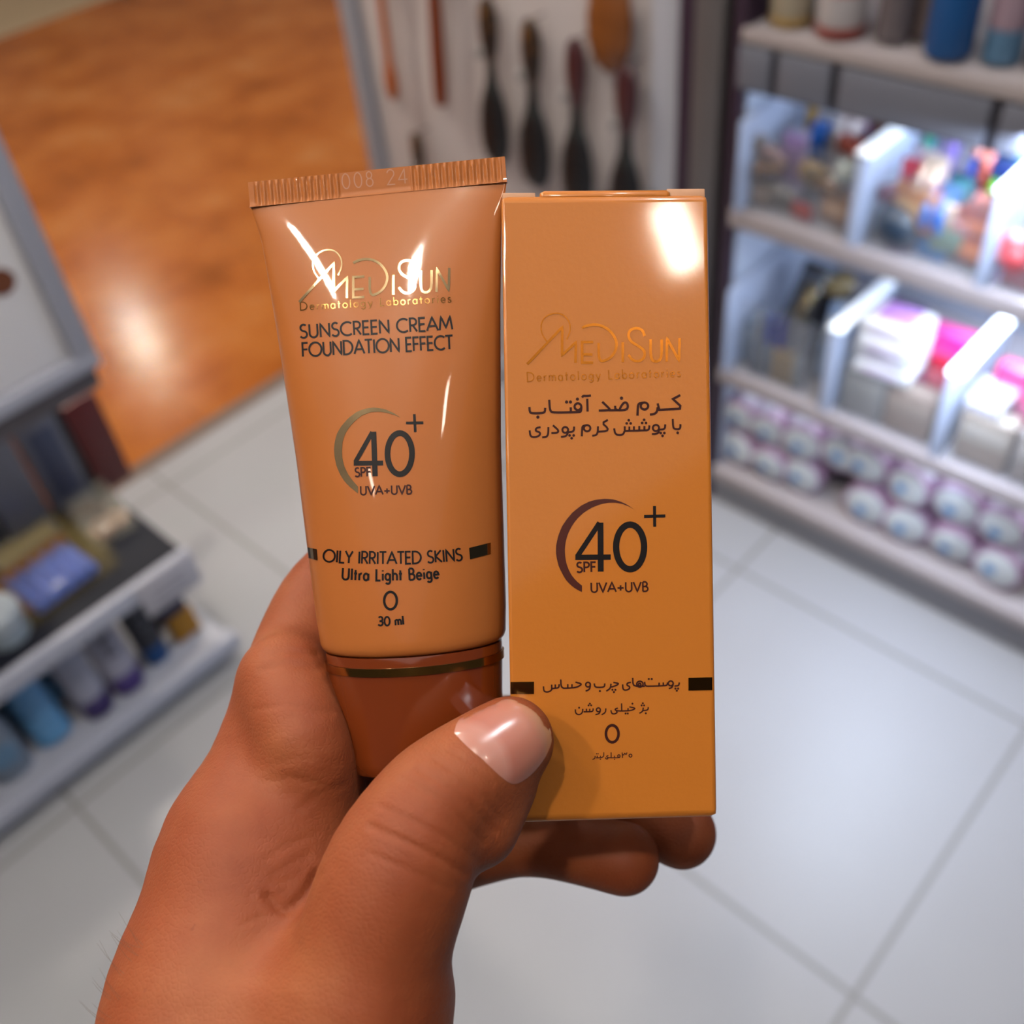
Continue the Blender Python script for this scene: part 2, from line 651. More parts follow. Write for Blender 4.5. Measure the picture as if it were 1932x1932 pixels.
def carton_ring(z, inset):
    r = .0008
    cs = [(-hw, 0), (hw, 0), (hw + SH, BD), (-hw + SH, BD)]
    out = []
    for i, (cx, cy) in enumerate(cs):
        px_, py_ = cs[i - 1]
        nx_, ny_ = cs[(i + 1) % 4]
        c_ = Vector((cx, cy))
        a = (Vector((px_, py_)) - c_).normalized()
        b_ = (Vector((nx_, ny_)) - c_).normalized()
        mid = c_ + (a + b_) * inset
        for t in (0, .25, .5, .75, 1):
            p = mid + (a * r * (1 - t) ** 2 + b_ * r * t ** 2)
            out.append((p.x, p.y, z))
    return out


rings = [carton_ring(0.0, .0009), carton_ring(.0006, .0001), carton_ring(.0016, 0), carton_ring(BH - .0014, 0), carton_ring(BH - .0004, .0002), carton_ring(BH, .0008)]
vs = [p for r_ in rings for p in r_]
n_ = 20
fs = [(i * n_ + k, i * n_ + (k + 1) % n_, (i + 1) * n_ + (k + 1) % n_, (i + 1) * n_ + k) for i in range(len(rings) - 1) for k in range(n_)]
fs += [tuple(range(n_ - 1, -1, -1)), tuple((len(rings) - 1) * n_ + k for k in range(n_))]
body.add(vs, fs)
body_o = body.build('body', M_CARD, carton, angle=50)
for p in body_o.data.polygons:
    p.use_smooth = p.area < 4e-4
# the tuck lid, a little risen, and the ends of the dust flaps beside it
lid = MB()
prof = [(.0007, -.0006), (.0004, .0002), (.0009, .0011), (.0022, .0016), (.010, .0019), (.029, .0017), (.0295, .0008)]
xs = [-.0130, -.0122, .0125, .0133]
vs, fs = [], []
for j, x in enumerate(xs):
    for y, z in prof:
        e = .0003 if j in (0, 3) else 0
        vs.append((x + SH * y / BD, y + e, BH + z - e))
for j in range(3):
    for i in range(len(prof) - 1):
        a = j * len(prof) + i
        fs.append((a, a + len(prof), a + len(prof) + 1, a + 1))
lid.add(vs, fs)
lo = lid.build('lid', M_CARD, carton, angle=60)
md = lo.modifiers.new('thick', 'SOLIDIFY')
md.thickness = .0004
for x0, x1, z in ((-.0203, -.0137, .0010), (.0128, .0206, .0016)):
    MB().box((x0, .0012, BH - .0005), (x1, .0115, BH + z), .0002).build('dust_flap', M_PAPER, carton)

INVB = BOXM.inverted()
bv = BVHTree.FromPolygons([BOXM @ Vector(v.co) for v in body_o.data.vertices], [tuple(p.vertices) for p in body_o.data.polygons])


def D(lift=.00006):
    return Decal(bv, INVB, lift)


k4 = .23292
d = D(.00009)
d.strokes(mp(MARK, 920, 340, k4), 5.0)
d.stroke(mp([MARK_RING], 920, 340, k4)[0], 2.4)
d.build('brand_lettering', M_EMB, carton, 'gold foil maker name with a swooping first letter under a thin ring')
D(.00009).strokes(line('Dermatology Laboratories', (993.5, 720), (1285, 711), 17, track=.19), 2.0).build('laboratory_lettering', M_EMB, carton, 'small gold foil line of widely spaced letters')

k5 = .22774
P1 = [
    [(1552, 200), (1490, 232), (1552, 288), (1548, 312), (1378, 322), (1364, 268)], smoothpl([(1364, 300), (1360, 335), (1340, 356), (1300, 362)]),
    arc(1255, 290, 31, 29, 0, 360, 16), smoothpl([(1245, 262), (1205, 270), (1200, 300), (1197, 370)]),
    smoothpl([(1012, 288), (1014, 325), (1100, 324), (1120, 300), (1112, 265), (1088, 258), (1062, 290), (1048, 322)]),
    smoothpl([(905, 255), (972, 318), (960, 325), (876, 328)]), [(960, 325), (1050, 324)],
    [(781, 230), (784, 336)], smoothpl([(738, 220), (748, 205), (775, 208), (812, 203)]),
    arc(704, 296, 28, 28, 0, 360, 14), smoothpl([(733, 296), (730, 338), (700, 340), (500, 346), (472, 330), (466, 238)], 2), [(644, 300), (646, 340)],
    smoothpl([(302, 298), (306, 345), (330, 350), (400, 349), (430, 342), (433, 305)]),
]
P2 = [
    smoothpl([(1553, 440), (1552, 480), (1510, 482), (1492, 470), (1489, 397)]),
    smoothpl([(1427, 442), (1424, 482), (1380, 486)]), arc(1350, 472, 26, 26, 0, 360, 14), smoothpl([(1376, 478), (1374, 510), (1350, 522), (1316, 522)]),
    smoothpl([(1296, 450), (1292, 490), (1250, 492), (1100, 496), (1088, 500), (1080, 525), (1045, 532), (1012, 522), (1004, 475)]),
    [(1255, 455), (1254, 492)], [(1212, 455), (1212, 493)], [(1168, 458), (1168, 495)], [(1130, 460), (1130, 496)], [(1092, 458), (1092, 498)],
    smoothpl([(952, 405), (904, 432), (953, 474), (945, 498), (872, 503)], 1), smoothpl([(870, 458), (868, 510), (855, 532), (822, 537)]),
    arc(780, 474, 27, 26, 0, 360, 14), smoothpl([(772, 449), (742, 455), (738, 485), (736, 542)]),
    smoothpl([(672, 460), (669, 502), (625, 507)]), arc(599, 488, 24, 24, 0, 360, 14), smoothpl([(622, 494), (618, 525), (600, 542), (563, 546)]),
    smoothpl([(497, 450), (545, 492), (535, 512), (484, 514)]), smoothpl([(459, 465), (458, 520), (446, 546), (408, 550)]),
    smoothpl([(395, 465), (358, 472), (352, 498), (392, 508), (388, 535), (345, 551), (310, 542), (304, 492)]),
]
d = D()
d.strokes(mp(P1, 930, 700, k5), 4.4).dots(pm([(1065, 225), (700, 233), (610, 257), (642, 257), (372, 382)], 930, 700, k5), 3.1)
d.strokes(mp(P2, 930, 700, k5), 3.8).dots(pm([(1530, 512), (1390, 514), (1420, 514), (1405, 537), (1252, 405), (1236, 430), (1268, 430), (1125, 408), (1108, 434), (1141, 434), (635, 534), (669, 534), (652, 557)], 930, 700, k5), 2.6)
d.build('persian_title', M_INKB, carton, 'two lines of dark Persian lettering')

CR5 = ([(1175, 1150), (1110, 1105), (1050, 1078), (990, 1062), (930, 1058), (860, 1065), (800, 1080), (730, 1115), (660, 1170), (610, 1230), (570, 1290), (540, 1365), (522, 1450), (522, 1510), (530, 1560), (545, 1620), (570, 1670), (600, 1725), (640, 1770), (690, 1808), (738, 1832)],
       [(1175, 1150), (1120, 1118), (1070, 1100), (1015, 1090), (960, 1090), (890, 1102), (820, 1130), (755, 1170), (700, 1220), (655, 1280), (620, 1350), (602, 1415), (595, 1480), (598, 1530), (605, 1580), (622, 1635), (650, 1690), (690, 1738), (738, 1778)])
D().fan((pm(CR5[0], 930, 700, k5), pm(CR5[1], 930, 700, k5))).build('crescent', mat('maroon_foil', srgb(88, 30, 16), .3, .35), carton, 'dark crescent around the number')
d = D()
d.stroke(pm([(893, 1662), (891, 1256)], 930, 700, k5), 11).stroke(pm([(884, 1256), (700, 1534)], 930, 700, k5), 9.5).stroke(pm([(682, 1544), (976, 1541)], 930, 700, k5), 10)
d.stroke(pm(arc(1136, 1457, 116, 185, 0, 360, 40), 930, 700, k5), 12)
d.stroke(pm([(1252, 1205), (1428, 1200)], 930, 700, k5), 5.8).stroke(pm([(1338, 1118), (1340, 1290)], 930, 700, k5), 5.8)
d.build('number_lettering', M_INK, carton, 'large dark 40 with a plus sign')
D().strokes(line('SPF', pm([(692, 1668)], 930, 700, k5)[0], pm([(855, 1664)], 930, 700, k5)[0], 18.5), 3.6).strokes(
    line('UVA+UVB', pm([(808, 1833)], 930, 700, k5)[0], pm([(1288, 1825)], 930, 700, k5)[0], 18), 3.2).build('filter_lettering', M_INKB, carton)
k6 = .23292
P3 = [
    smoothpl([(1509, 590), (1506, 616), (1470, 620)]), arc(1440, 598, 20, 20, 0, 360, 12), smoothpl([(1460, 605), (1450, 632), (1424, 640)]),
    smoothpl([(1413, 590), (1411, 614), (1380, 617), (1250, 622), (1232, 615), (1228, 585)]), [(1380, 590), (1380, 616)], [(1346, 592), (1346, 618)],
    arc(1190, 604, 26, 24, 0, 360, 14), arc(1188, 608, 10, 11, 0, 360, 10), [(1160, 620), (1230, 621)], smoothpl([(1132, 552), (1134, 612), (1162, 620)]),
    smoothpl([(1118, 590), (1088, 594), (1084, 614), (1110, 624), (1104, 645), (1070, 655), (1052, 643), (1051, 606)]),
    smoothpl([(975, 590), (1022, 598), (1000, 615), (958, 628)]), smoothpl([(956, 600), (952, 638), (918, 660)]),
    smoothpl([(906, 598), (904, 626), (870, 631), (826, 629), (820, 598)]),
    arc(770, 608, 19, 19, 0, 360, 12), smoothpl([(789, 616), (782, 648), (750, 660)]),
    smoothpl([(668, 588), (724, 602), (690, 625), (655, 634), (570, 637)]), [(640, 604), (640, 634)], [(606, 604), (606, 635)], smoothpl([(549, 566), (552, 625), (572, 637)]),
    smoothpl([(536, 604), (534, 634), (500, 637), (478, 640), (470, 658), (440, 670), (412, 662), (409, 622)]), [(505, 606), (505, 637)], [(476, 608), (476, 640)],
]
P4 = [
    smoothpl([(1258, 790), (1256, 814), (1216, 818)]), smoothpl([(1218, 794), (1213, 825), (1186, 840)]),
    smoothpl([(1105, 788), (1157, 799), (1130, 814), (1100, 820), (1000, 822), (986, 806), (1012, 798)]), [(1094, 798), (1094, 819)], [(1042, 760), (1043, 820)],
    smoothpl([(1000, 822), (1008, 834), (985, 846), (962, 843), (955, 815)]),
    smoothpl([(915, 800), (911, 834), (880, 852)]), arc(854, 812, 16, 16, 0, 360, 12), smoothpl([(870, 818), (862, 843), (830, 851)]),
    smoothpl([(812, 800), (810, 825), (780, 827), (734, 828)]), [(784, 803), (784, 827)], [(757, 803), (757, 828)],
    smoothpl([(728, 804), (724, 838), (698, 853), (670, 842), (667, 808)]),
]
P5 = [
    arc(1114, 1183, 12, 12, 0, 360, 12), [(1049, 1202), (1046, 1158)], smoothpl([(1046, 1172), (1060, 1180), (1067, 1160), (1078, 1178), (1086, 1158)]),
    arc(1020, 1186, 10, 10, 0, 360, 10), smoothpl([(1030, 1198), (1000, 1200), (930, 1200), (918, 1188), (935, 1182)]), [(985, 1184), (985, 1199)], [(957, 1156), (957, 1200)],
    smoothpl([(930, 1200), (932, 1208), (918, 1212), (910, 1198)]), smoothpl([(898, 1156), (897, 1198), (835, 1200)]), [(870, 1184), (870, 1199)], [(845, 1184), (845, 1199)],
    smoothpl([(828, 1186), (826, 1206), (806, 1214)]),
]
d = D()
d.strokes(mp(P3, 930, 1150, k6), 3.0).dots(pm([(1478, 640), (1500, 640), (1489, 657), (1262, 562), (1286, 562), (968, 650), (992, 650), (980, 668), (866, 660)], 930, 1150, k6), 2.1)
d.strokes(mp(P4, 930, 1150, k6), 2.6).dots(pm([(1238, 840), (1204, 776), (1224, 776), (1214, 759), (1130, 762), (1074, 842), (1092, 842), (774, 776), (796, 776), (785, 762), (698, 795)], 930, 1150, k6), 1.9)
d.strokes(mp(P5, 930, 1150, k6), 1.9).dots(pm([(985, 1212), (870, 1212), (840, 1168), (852, 1168)], 930, 1150, k6), 1.2)
d.build('persian_small_print', M_INKB, carton, 'three small lines of dark Persian lettering')
D().stroke(pm(arc(966, 1006, 51, 69, 0, 360, 30), 930, 1150, k6), 5.2).build('shade_number', M_INKB, carton, 'dark zero')
D(.0001).fan((pm([(145, 586), (332, 584)], 930, 1150, k6), pm([(145, 684), (332, 684)], 930, 1150, k6))).build('foil_bar', M_DGOLD, carton, 'small gold foil bar by the thumb')
D(.0001).fan((pm([(1583, 552), (1775, 548)], 930, 1150, k6), pm([(1583, 656), (1775, 652)], 930, 1150, k6))).build('foil_bar', M_DGOLD, carton, 'small dark gold foil bar at the right edge')

# ------------------------------------------------------------------ the tube


def camv(x, y, z):
    return Vector(((x - 966) / F * z, (966 - y) / F * z, -z))


DT, DB = .2095, .2150
_pb, _pt = camv(780, 1205, DB), camv(712, 366, DT)
_z = (_pt - _pb).normalized()
TL = (_pt - _pb).length
_x = Vector((1, 0, 0))
_x = (_x - _z * _x.dot(_z)).normalized()
_y = _z.cross(_x)
_x, _y = _x * math.cos(math.radians(5)) - _y * math.sin(math.radians(5)), _y * math.cos(math.radians(5)) + _x * math.sin(math.radians(5))
TUBEM = Matrix.Translation(EYE + CAMR @ _pb) @ (CAMR @ Matrix((_x, _y, _z)).transposed()).to_4x4()
INVT = TUBEM.inverted()
tube = thing('cream_tube', 'peach plastic cream tube with brown cap, leaning left of the orange carton', 'tube')
tube.matrix_world = TUBEM
HWP = [(366, 243), (380, 240), (430, 228), (600, 212), (850, 193), (1020, 184.5), (1150, 178), (1205, 173)]


def half_w(v):
    y = 1205 - (1205 - 366) * v / TL
    z = DB + (DT - DB) * v / TL
    return np.interp(y, [a for a, _ in HWP], [b_ for _, b_ in HWP]) * z / F * 1.012


def half_t(v):
    s = 1 - v / TL
    return .0006 + .0136 * (1 - max(0.0, 1 - s) ** 1.55)


SEG = 72
vs, fs = [], []
levels = [(-.0012, .90), (-.0009, .955), (-.0003, .985), (.0006, 1.0)] + [(TL * i / 46, 1.0) for i in range(1, 47)]
for v, k in levels:
    a_, b_ = half_w(max(0, v)) * k, half_t(max(0, v)) * k
    for i in range(SEG):
        an = 2 * math.pi * i / SEG
        vs.append((a_ * math.cos(an), b_ * math.sin(an), v))
for j in range(len(levels) - 1):
    for i in range(SEG):
        fs.append((j * SEG + i, j * SEG + (i + 1) % SEG, (j + 1) * SEG + (i + 1) % SEG, (j + 1) * SEG + i))
fs.append(tuple(range(SEG - 1, -1, -1)))
fs.append(tuple((len(levels) - 1) * SEG + i for i in range(SEG)))
tb = MB().add(vs, fs)
tube_o = tb.build('body', M_TUBE, tube, angle=50)

# crimped end with upright ridges and a plain field for the date code
cw = 243 * DT / F * 1.012
ch = 47 * DT / F
vs, fs = [], []
NX, NZ = 360, 8
for s_ in (-1, 1):
    for j in range(NZ + 1):
        for i in range(NX + 1):
            u_ = i / NX
            x = -cw + 2 * cw * u_
            z = TL - .0003 + ch * j / NZ
            rid = 0.0
            if .02 < u_ < .36 or .635 < u_ < .985:
                rid = .00018 * math.sin(u_ * 2 * math.pi * 38) * (1 if 1 <= j <= NZ - 1 else 0)
            if j == 0:
                x *= 1.004
            th = .00055 + (.0002 if j == 0 else 0)
            vs.append((x, s_ * (th + (rid if s_ < 0 else 0)), z))
NN = (NX + 1) * (NZ + 1)
for s_ in (0, 1):
    for j in range(NZ):
        for i in range(NX):
            a = s_ * NN + j * (NX + 1) + i
            q = (a, a + 1, a + NX + 2, a + NX + 1)
            fs.append(q if s_ == 0 else q[::-1])
for i in range(NX):
    for j, fl in ((0, 1), (NZ, 0)):
        a, b_ = j * (NX + 1) + i, NN + j * (NX + 1) + i
        q = (a, a + 1, b_ + 1, b_)
        fs.append(q[::-1] if fl else q)
for j in range(NZ):
    for i, fl in ((0, 0), (NX, 1)):
        a, b_ = j * (NX + 1) + i, NN + j * (NX + 1) + i
        q = (a, a + NX + 1, b_ + NX + 1, b_)
        fs.append(q[::-1] if fl else q)
crimp = MB().add(vs, fs).build('crimped_end', M_TUBE, tube, angle=60)

# cap, its gold ring
cap_prof = [(-.0262, .86), (-.0258, .885), (-.0235, .905), (-.0120, .955), (-.0056, .98)]


def cap_mesh(prof, k0=1.0):
    m_ = MB()
    vs, fs = [], []
    n = len(prof)
    for v, k in prof:
        for i in range(SEG):
            an = 2 * math.pi * i / SEG
            vs.append((half_w(0) * .965 * k * k0 * math.cos(an), half_t(0) * .965 * k * k0 * math.sin(an), v))
    for j in range(n - 1):
        for i in range(SEG):
            fs.append((j * SEG + i, j * SEG + (i + 1) % SEG, (j + 1) * SEG + (i + 1) % SEG, (j + 1) * SEG + i))
    fs.append(tuple(range(SEG - 1, -1, -1)))
    fs.append(tuple((n - 1) * SEG + i for i in range(SEG)))
    return m_.add(vs, fs)


cap_o = cap_mesh(cap_prof + [(-.0033, .986), (-.0017, .99), (-.0013, .985), (-.0012, .90)]).build('cap', M_CAP, tube, angle=50)
cap_mesh([(-.0050, .9845), (-.00495, .99), (-.0033, .994), (-.00325, .986)], 1.012).build('gold_ring', M_GOLD, cap_o)

tv = BVHTree.FromPolygons([TUBEM @ Vector(v.co) for v in tube_o.data.vertices], [tuple(p.vertices) for p in tube_o.data.polygons])
tc = BVHTree.FromPolygons([TUBEM @ Vector(v.co) for v in crimp.data.vertices], [tuple(p.vertices) for p in crimp.data.polygons])


def DTb(l=.00008):
    return Decal(tv, INVT, l)


def lg(pl):
    return [(440 + .28986 * (.79 * x + 178), 270 + .28986 * (-143 + .8 * y - .0437 * x)) for x, y in pl]


DTb(.0001).strokes([lg(p) for p in MARK], 4.6).stroke(lg(MARK_RING), 2.6).build('brand_lettering', M_FOIL, tube, 'shiny foil maker name with a swooping first letter')
DTb().strokes(line('Dermatology Laboratories', (566, 585.5), (852, 570), 15, track=.19), 1.9).build('laboratory_lettering', M_DGOLD, tube)
DTb().strokes(line('SUNSCREEN CREAM', (566, 638), (854.5, 621.5), 25, track=.05), 3.7).strokes(
    line('FOUNDATION EFFECT', (570, 673), (855, 658.5), 25.5, track=.03), 3.7).build('title_lettering', M_INK, tube, 'two lines of dark capitals')
k2 = .2381
CR2 = ([(905, 285), (850, 248), (780, 218), (700, 205), (625, 215), (560, 240), (495, 288), (440, 350), (403, 412), (385, 480), (380, 540), (385, 600), (400, 670), (430, 740), (462, 788), (500, 830), (570, 887)],
       [(905, 285), (850, 262), (800, 248), (740, 238), (670, 242), (600, 268), (545, 312), (500, 362), (465, 420), (447, 480), (443, 540), (445, 600), (460, 668), (490, 732), (528, 785), (570, 832)])
DTb().fan((pm(CR2[0], 540, 720, k2), pm(CR2[1], 540, 720, k2))).build('crescent', M_FOIL, tube, 'shiny foil crescent around the number')
d = DTb()
d.stroke(pm([(705, 750), (693, 397)], 540, 720, k2), 10).stroke(pm([(684, 400), (550, 636)], 540, 720, k2), 8.5).stroke(pm([(536, 648), (769, 645)], 540, 720, k2), 9)
d.stroke(pm(arc(900, 571, 97, 163, 0, 360, 36), 540, 720, k2), 10.8)
d.stroke(pm([(950, 328), (1087, 326)], 540, 720, k2), 5).stroke(pm([(1015, 258), (1023, 400)], 540, 720, k2), 5)
d.build('number_lettering', M_INK, tube, 'large dark 40 with a plus sign')
DTb().strokes(line('SPF', pm([(545, 754)], 540, 720, k2)[0], pm([(674, 750)], 540, 720, k2)[0], 16.5), 3.2).strokes(
    line('UVA+UVB', pm([(586, 898)], 540, 720, k2)[0], pm([(997, 890)], 540, 720, k2)[0], 16.5), 3.1).build('filter_lettering', M_INKB, tube)
DTb().strokes(line('OILY IRRITATED SKINS', (609, 1059), (873, 1057), 22.5, sag=6, track=.04), 3.5).build('skin_lettering', M_INK, tube)
DTb().strokes(line('Ultra Light Beige', (644.5, 1093), (829, 1090.5), 21.5, sag=3.5, track=.1), 3.9).strokes(
    line('30 ml', (713, 1180), (763, 1178), 16.5, sag=1, track=.08), 3.5).build('shade_lettering', M_INK, tube)
DTb().stroke(pm(arc(827, 1735, 50, 69, 0, 360, 30), 540, 720, k2), 4.8).build('shade_number', M_INK, tube, 'dark zero')
DTb(.0001).fan((pm([(172, 1312), (245, 1328)], 540, 720, k2), pm([(180, 1396), (250, 1415)], 540, 720, k2))).build('foil_bar', M_FOIL, tube, 'small foil bar at the left edge of the tube')
DTb(.0001).fan((pm([(1447, 1318), (1618, 1275)], 540, 720, k2), pm([(1455, 1408), (1618, 1365)], 540, 720, k2))).build('foil_bar', M_FOIL, tube, 'small foil bar at the right edge of the tube')
Decal(tc, INVT, .00012).strokes(line('008', (646, 357), (706, 351), 28, track=.25), 2.2).strokes(
    line('24', (730, 349), (770, 346), 28, track=.15), 2.2).build('date_code', plain(186, 120, 78, .3), tube, 'stamped date code')

# ------------------------------------------------------------------ the hand
M_SKIN = mat('skin', srgb(192, 124, 92), .58)
_p = M_SKIN.node_tree.nodes['Principled BSDF']
_p.inputs['Subsurface Weight'].default_value = .18
_p.inputs['Subsurface Radius'].default_value = (1.0, .35, .2)
_p.inputs['Subsurface Scale'].default_value = .004
_p.inputs['Specular IOR Level'].default_value = .18
_tc = nd(M_SKIN, 'ShaderNodeTexCoord')
_o = _tc.outputs['Object']
sk = ramp(M_SKIN, noise(M_SKIN, 38, 5, _o, .55), [(.3, srgb(143, 67, 36)), (.5, srgb(156, 80, 46)), (.7, srgb(168, 95, 57))])
sk = mixc(M_SKIN, mth(M_SKIN, 'MULTIPLY', mth(M_SKIN, 'GREATER_THAN', noise(M_SKIN, 420, 2, _o), .74), .35), sk, srgb(120, 56, 34))
lk(M_SKIN, sk, _p.inputs['Base Color'])
_v = nd(M_SKIN, 'ShaderNodeTexVoronoi', feature='DISTANCE_TO_EDGE')
_v.inputs['Scale'].default_value = 900
lk(M_SKIN, _o, _v.inputs['Vector'])
hgt = mth(M_SKIN, 'ADD', mth(M_SKIN, 'MULTIPLY', mth(M_SKIN, 'MINIMUM', _v.outputs['Distance'], .25), 1.2), mth(M_SKIN, 'MULTIPLY', noise(M_SKIN, 260, 4, _o), 1.0))
bump(M_SKIN, hgt, .22, .0006)


def smin(a, b, k):
    h = np.clip(.5 + .5 * (b - a) / k, 0, 1)
    return b + (a - b) * h - k * h * (1 - h)


# chains of (picture x, picture y, distance, radius in pixels at that distance); kk = how softly it joins the rest
CHAINS = {
    'thumb': ([(962, 1398, .1955, 84), (930, 1420, .194, 90), (860, 1475, .1910, 104), (808, 1530, .1885, 116), (752, 1645, .187, 142), (706, 1785, .187, 149), (672, 1960, .187, 176), (640, 2200, .189, 205)], .0022),
    'pulp': ([(930, 1478, .1965, 84), (892, 1548, .1940, 92)], .003),
    'wrist': ([(420, 2350, .197, 260), (440, 2130, .198, 250), (432, 1930, .202, 238), (462, 1760, .208, 206), (486, 1620, .213, 172)], .010),
    'index': ([(486, 1620, .213, 172), (512, 1480, .219, 130), (548, 1330, .2275, 106), (578, 1220, .2345, 96), (622, 1122, .2420, 86), (700, 1050, .248, 74), (800, 1035, .250, 68), (856, 1040, .2495, 60)], .006),
    'flesh': ([(540, 1285, .2185, 92), (574, 1392, .2100, 88), (600, 1470, .213, 84), (600, 1540, .222, 90)], .006),
    'web': ([(500, 1600, .222, 130), (640, 1680, .214, 120), (690, 1800, .202, 130)], .012),
    'palm': ([(560, 1560, .238, 120), (640, 1640, .240, 110), (650, 1750, .232, 130), (560, 1900, .225, 190)], .012),
    'middle': ([(600, 1500, .244, 95), (820, 1400, .262, 74), (1060, 1380, .263, 68), (1190, 1400, .262, 60)], .004),
    'ring': ([(640, 1600, .248, 90), (860, 1555, .264, 74), (1050, 1505, .266, 66), (1120, 1505, .263, 62), (1200, 1535, .256, 64), (1284, 1571, .251, 67)], .003),
    'little': ([(650, 1680, .242, 86), (820, 1625, .250, 70), (940, 1592, .250, 66), (1010, 1590, .247, 62), (1080, 1600, .243, 63), (1176, 1620, .239, 68)], .003),
}
VOX = .00075
cmin = np.array([-.0960, -.140, -.300])
cmax = np.array([.062, .005, -.150])
dims = np.ceil((cmax - cmin) / VOX).astype(int)
ax = [cmin[i] + VOX * np.arange(dims[i]) for i in range(3)]
field = np.full(dims, .05, np.float32)


def cone_into(fld, A, B, ra, rb):
    """distance to a tapered capsule, written into fld (plain minimum) near it"""
    pad = max(ra, rb) + .016
    lo_ = np.maximum(((np.minimum(A, B) - pad - cmin) / VOX).astype(int), 0)
    hi_ = np.minimum(((np.maximum(A, B) + pad - cmin) / VOX).astype(int) + 1, dims)
    if (hi_ <= lo_).any():
        return
    sl = tuple(slice(l, h) for l, h in zip(lo_, hi_))
    X = ax[0][sl[0]][:, None, None].astype(np.float32)
    Y = ax[1][sl[1]][None, :, None].astype(np.float32)
    Z = ax[2][sl[2]][None, None, :].astype(np.float32)
    d_ = (B - A).astype(np.float32)
    L2 = float(d_ @ d_)
    t = np.clip(((X - A[0]) * d_[0] + (Y - A[1]) * d_[1] + (Z - A[2]) * d_[2]) / L2, 0, 1)
    q = np.sqrt((X - A[0] - t * d_[0]) ** 2 + (Y - A[1] - t * d_[1]) ** 2 + (Z - A[2] - t * d_[2]) ** 2) - (ra + (rb - ra) * t)
    fld[sl] = np.minimum(fld[sl], q)


for nm in ('wrist', 'palm', 'web', 'index', 'flesh', 'middle', 'ring', 'little', 'thumb', 'pulp'):
    ch_, kk = CHAINS[nm]
    # dense samples along a smooth curve through the joints
    P = np.array([list(camv(x, y, z)) + [r * z / F] for x, y, z, r in ch_])
    pts = []
    for i in range(len(P) - 1):
        p0, p1, p2, p3 = P[max(i - 1, 0)], P[i], P[i + 1], P[min(i + 2, len(P) - 1)]
        for t in (0, .25, .5, .75):
            pts.append(.5 * ((2 * p1) + (-p0 + p2) * t + (2 * p0 - 5 * p1 + 4 * p2 - p3) * t * t + (-p0 + 3 * p1 - 3 * p2 + p3) * t ** 3))
    pts.append(P[-1])
    f1 = np.full(dims, .05, np.float32)
    for a, b_ in zip(pts[:-1], pts[1:]):
        cone_into(f1, a[:3], b_[:3], a[3], b_[3])
    if nm == 'thumb':                              # parts from the web at its upper side, melts into the wrist below
        sy3 = 966 - F * ax[1][None, :, None] / -ax[2][None, None, :]
        kk = (kk + (.016 - kk) * np.clip((sy3 - 1700) / 170, 0, 1)).astype(np.float32)
    field = smin(field, f1, kk)

import openvdb
grid = openvdb.FloatGrid(.05)
grid.copyFromArray(np.ascontiguousarray(field.astype(np.float32)))
hp, ht, hq = grid.convertToTriangles(0.0, 0.0) if hasattr(grid, 'convertToTriangles') and False else (lambda r: (r[0], None, r[1]))(grid.convertToQuads(0.0))
hp = np.asarray(hp, np.float64) * VOX + cmin
hq = np.asarray(hq)
# relax the voxel steps
nv = len(hp)
nb = np.concatenate([hq[:, [0, 1]], hq[:, [1, 2]], hq[:, [2, 3]], hq[:, [3, 0]]])
cnt = np.bincount(nb.ravel(), minlength=nv)[:, None]
for lam in (.5, .5, .5, .5, .5):
    acc = np.zeros_like(hp)
    np.add.at(acc, nb[:, 0], hp[nb[:, 1]])
    np.add.at(acc, nb[:, 1], hp[nb[:, 0]])
    hp = hp + lam * (acc / np.maximum(cnt, 1) - hp)


def vnormals(p, q):
    n = np.cross(p[q[:, 2]] - p[q[:, 0]], p[q[:, 3]] - p[q[:, 1]])
    out = np.zeros_like(p)
    for i in range(4):
        np.add.at(out, q[:, i], n)
    return out / np.maximum(np.linalg.norm(out, axis=1, keepdims=True), 1e-12)


hn = vnormals(hp, hq)
if (hn * (hp - hp.mean(0))).sum() < 0:
    hq = hq[:, ::-1]
    hn = -hn
# skin folds: polylines across the thumb joint and the web, pressed in on the side that faces up
FOLDS = [
    ([(700, 1560), (760, 1585), (830, 1620), (880, 1650)], 5, .00035), ([(715, 1520), (780, 1548), (850, 1585), (905, 1625)], 4, .00025),
    ([(760, 1470), (815, 1500), (870, 1545), (915, 1590)], 4, .0003), ([(790, 1452), (842, 1482), (895, 1525), (935, 1570)], 4, .0003),
    ([(820, 1432), (868, 1462), (915, 1505), (950, 1550)], 3.5, .00025), ([(850, 1415), (890, 1440), (930, 1480)], 3.5, .0002),
    ([(700, 1610), (770, 1640), (850, 1680)], 4, .0002),
    ([(505, 1690), (528, 1716), (548, 1716), (575, 1690), (600, 1650)], 7, .0005), ([(500, 1622), (545, 1592), (598, 1572)], 5, .00012), ([(512, 1655), (552, 1628), (588, 1608)], 4, .00012),
    ([(470, 1690), (505, 1668), (545, 1662)], 4, .00014), ([(455, 1745), (500, 1726), (540, 1722)], 4, .00014), ([(520, 1760), (534, 1740), (540, 1722)], 4, .00014),
    ([(560, 1530), (600, 1500), (650, 1480)], 5, .00012),
([(490, 1478), (545, 1466), (610, 1482)], 5, .00014), ([(520, 1440), (575, 1428), (640, 1440)], 4, .0001),
    ([(500, 1235), (545, 1228), (600, 1235)], 4, .0003), ([(490, 1265), (545, 1255), (605, 1262)], 4, .0002), ([(470, 1340), (540, 1330), (625, 1345)], 4, .0002),
]
sx_ = 966 + F * hp[:, 0] / -hp[:, 2]
sy_ = 966 - F * hp[:, 1] / -hp[:, 2]
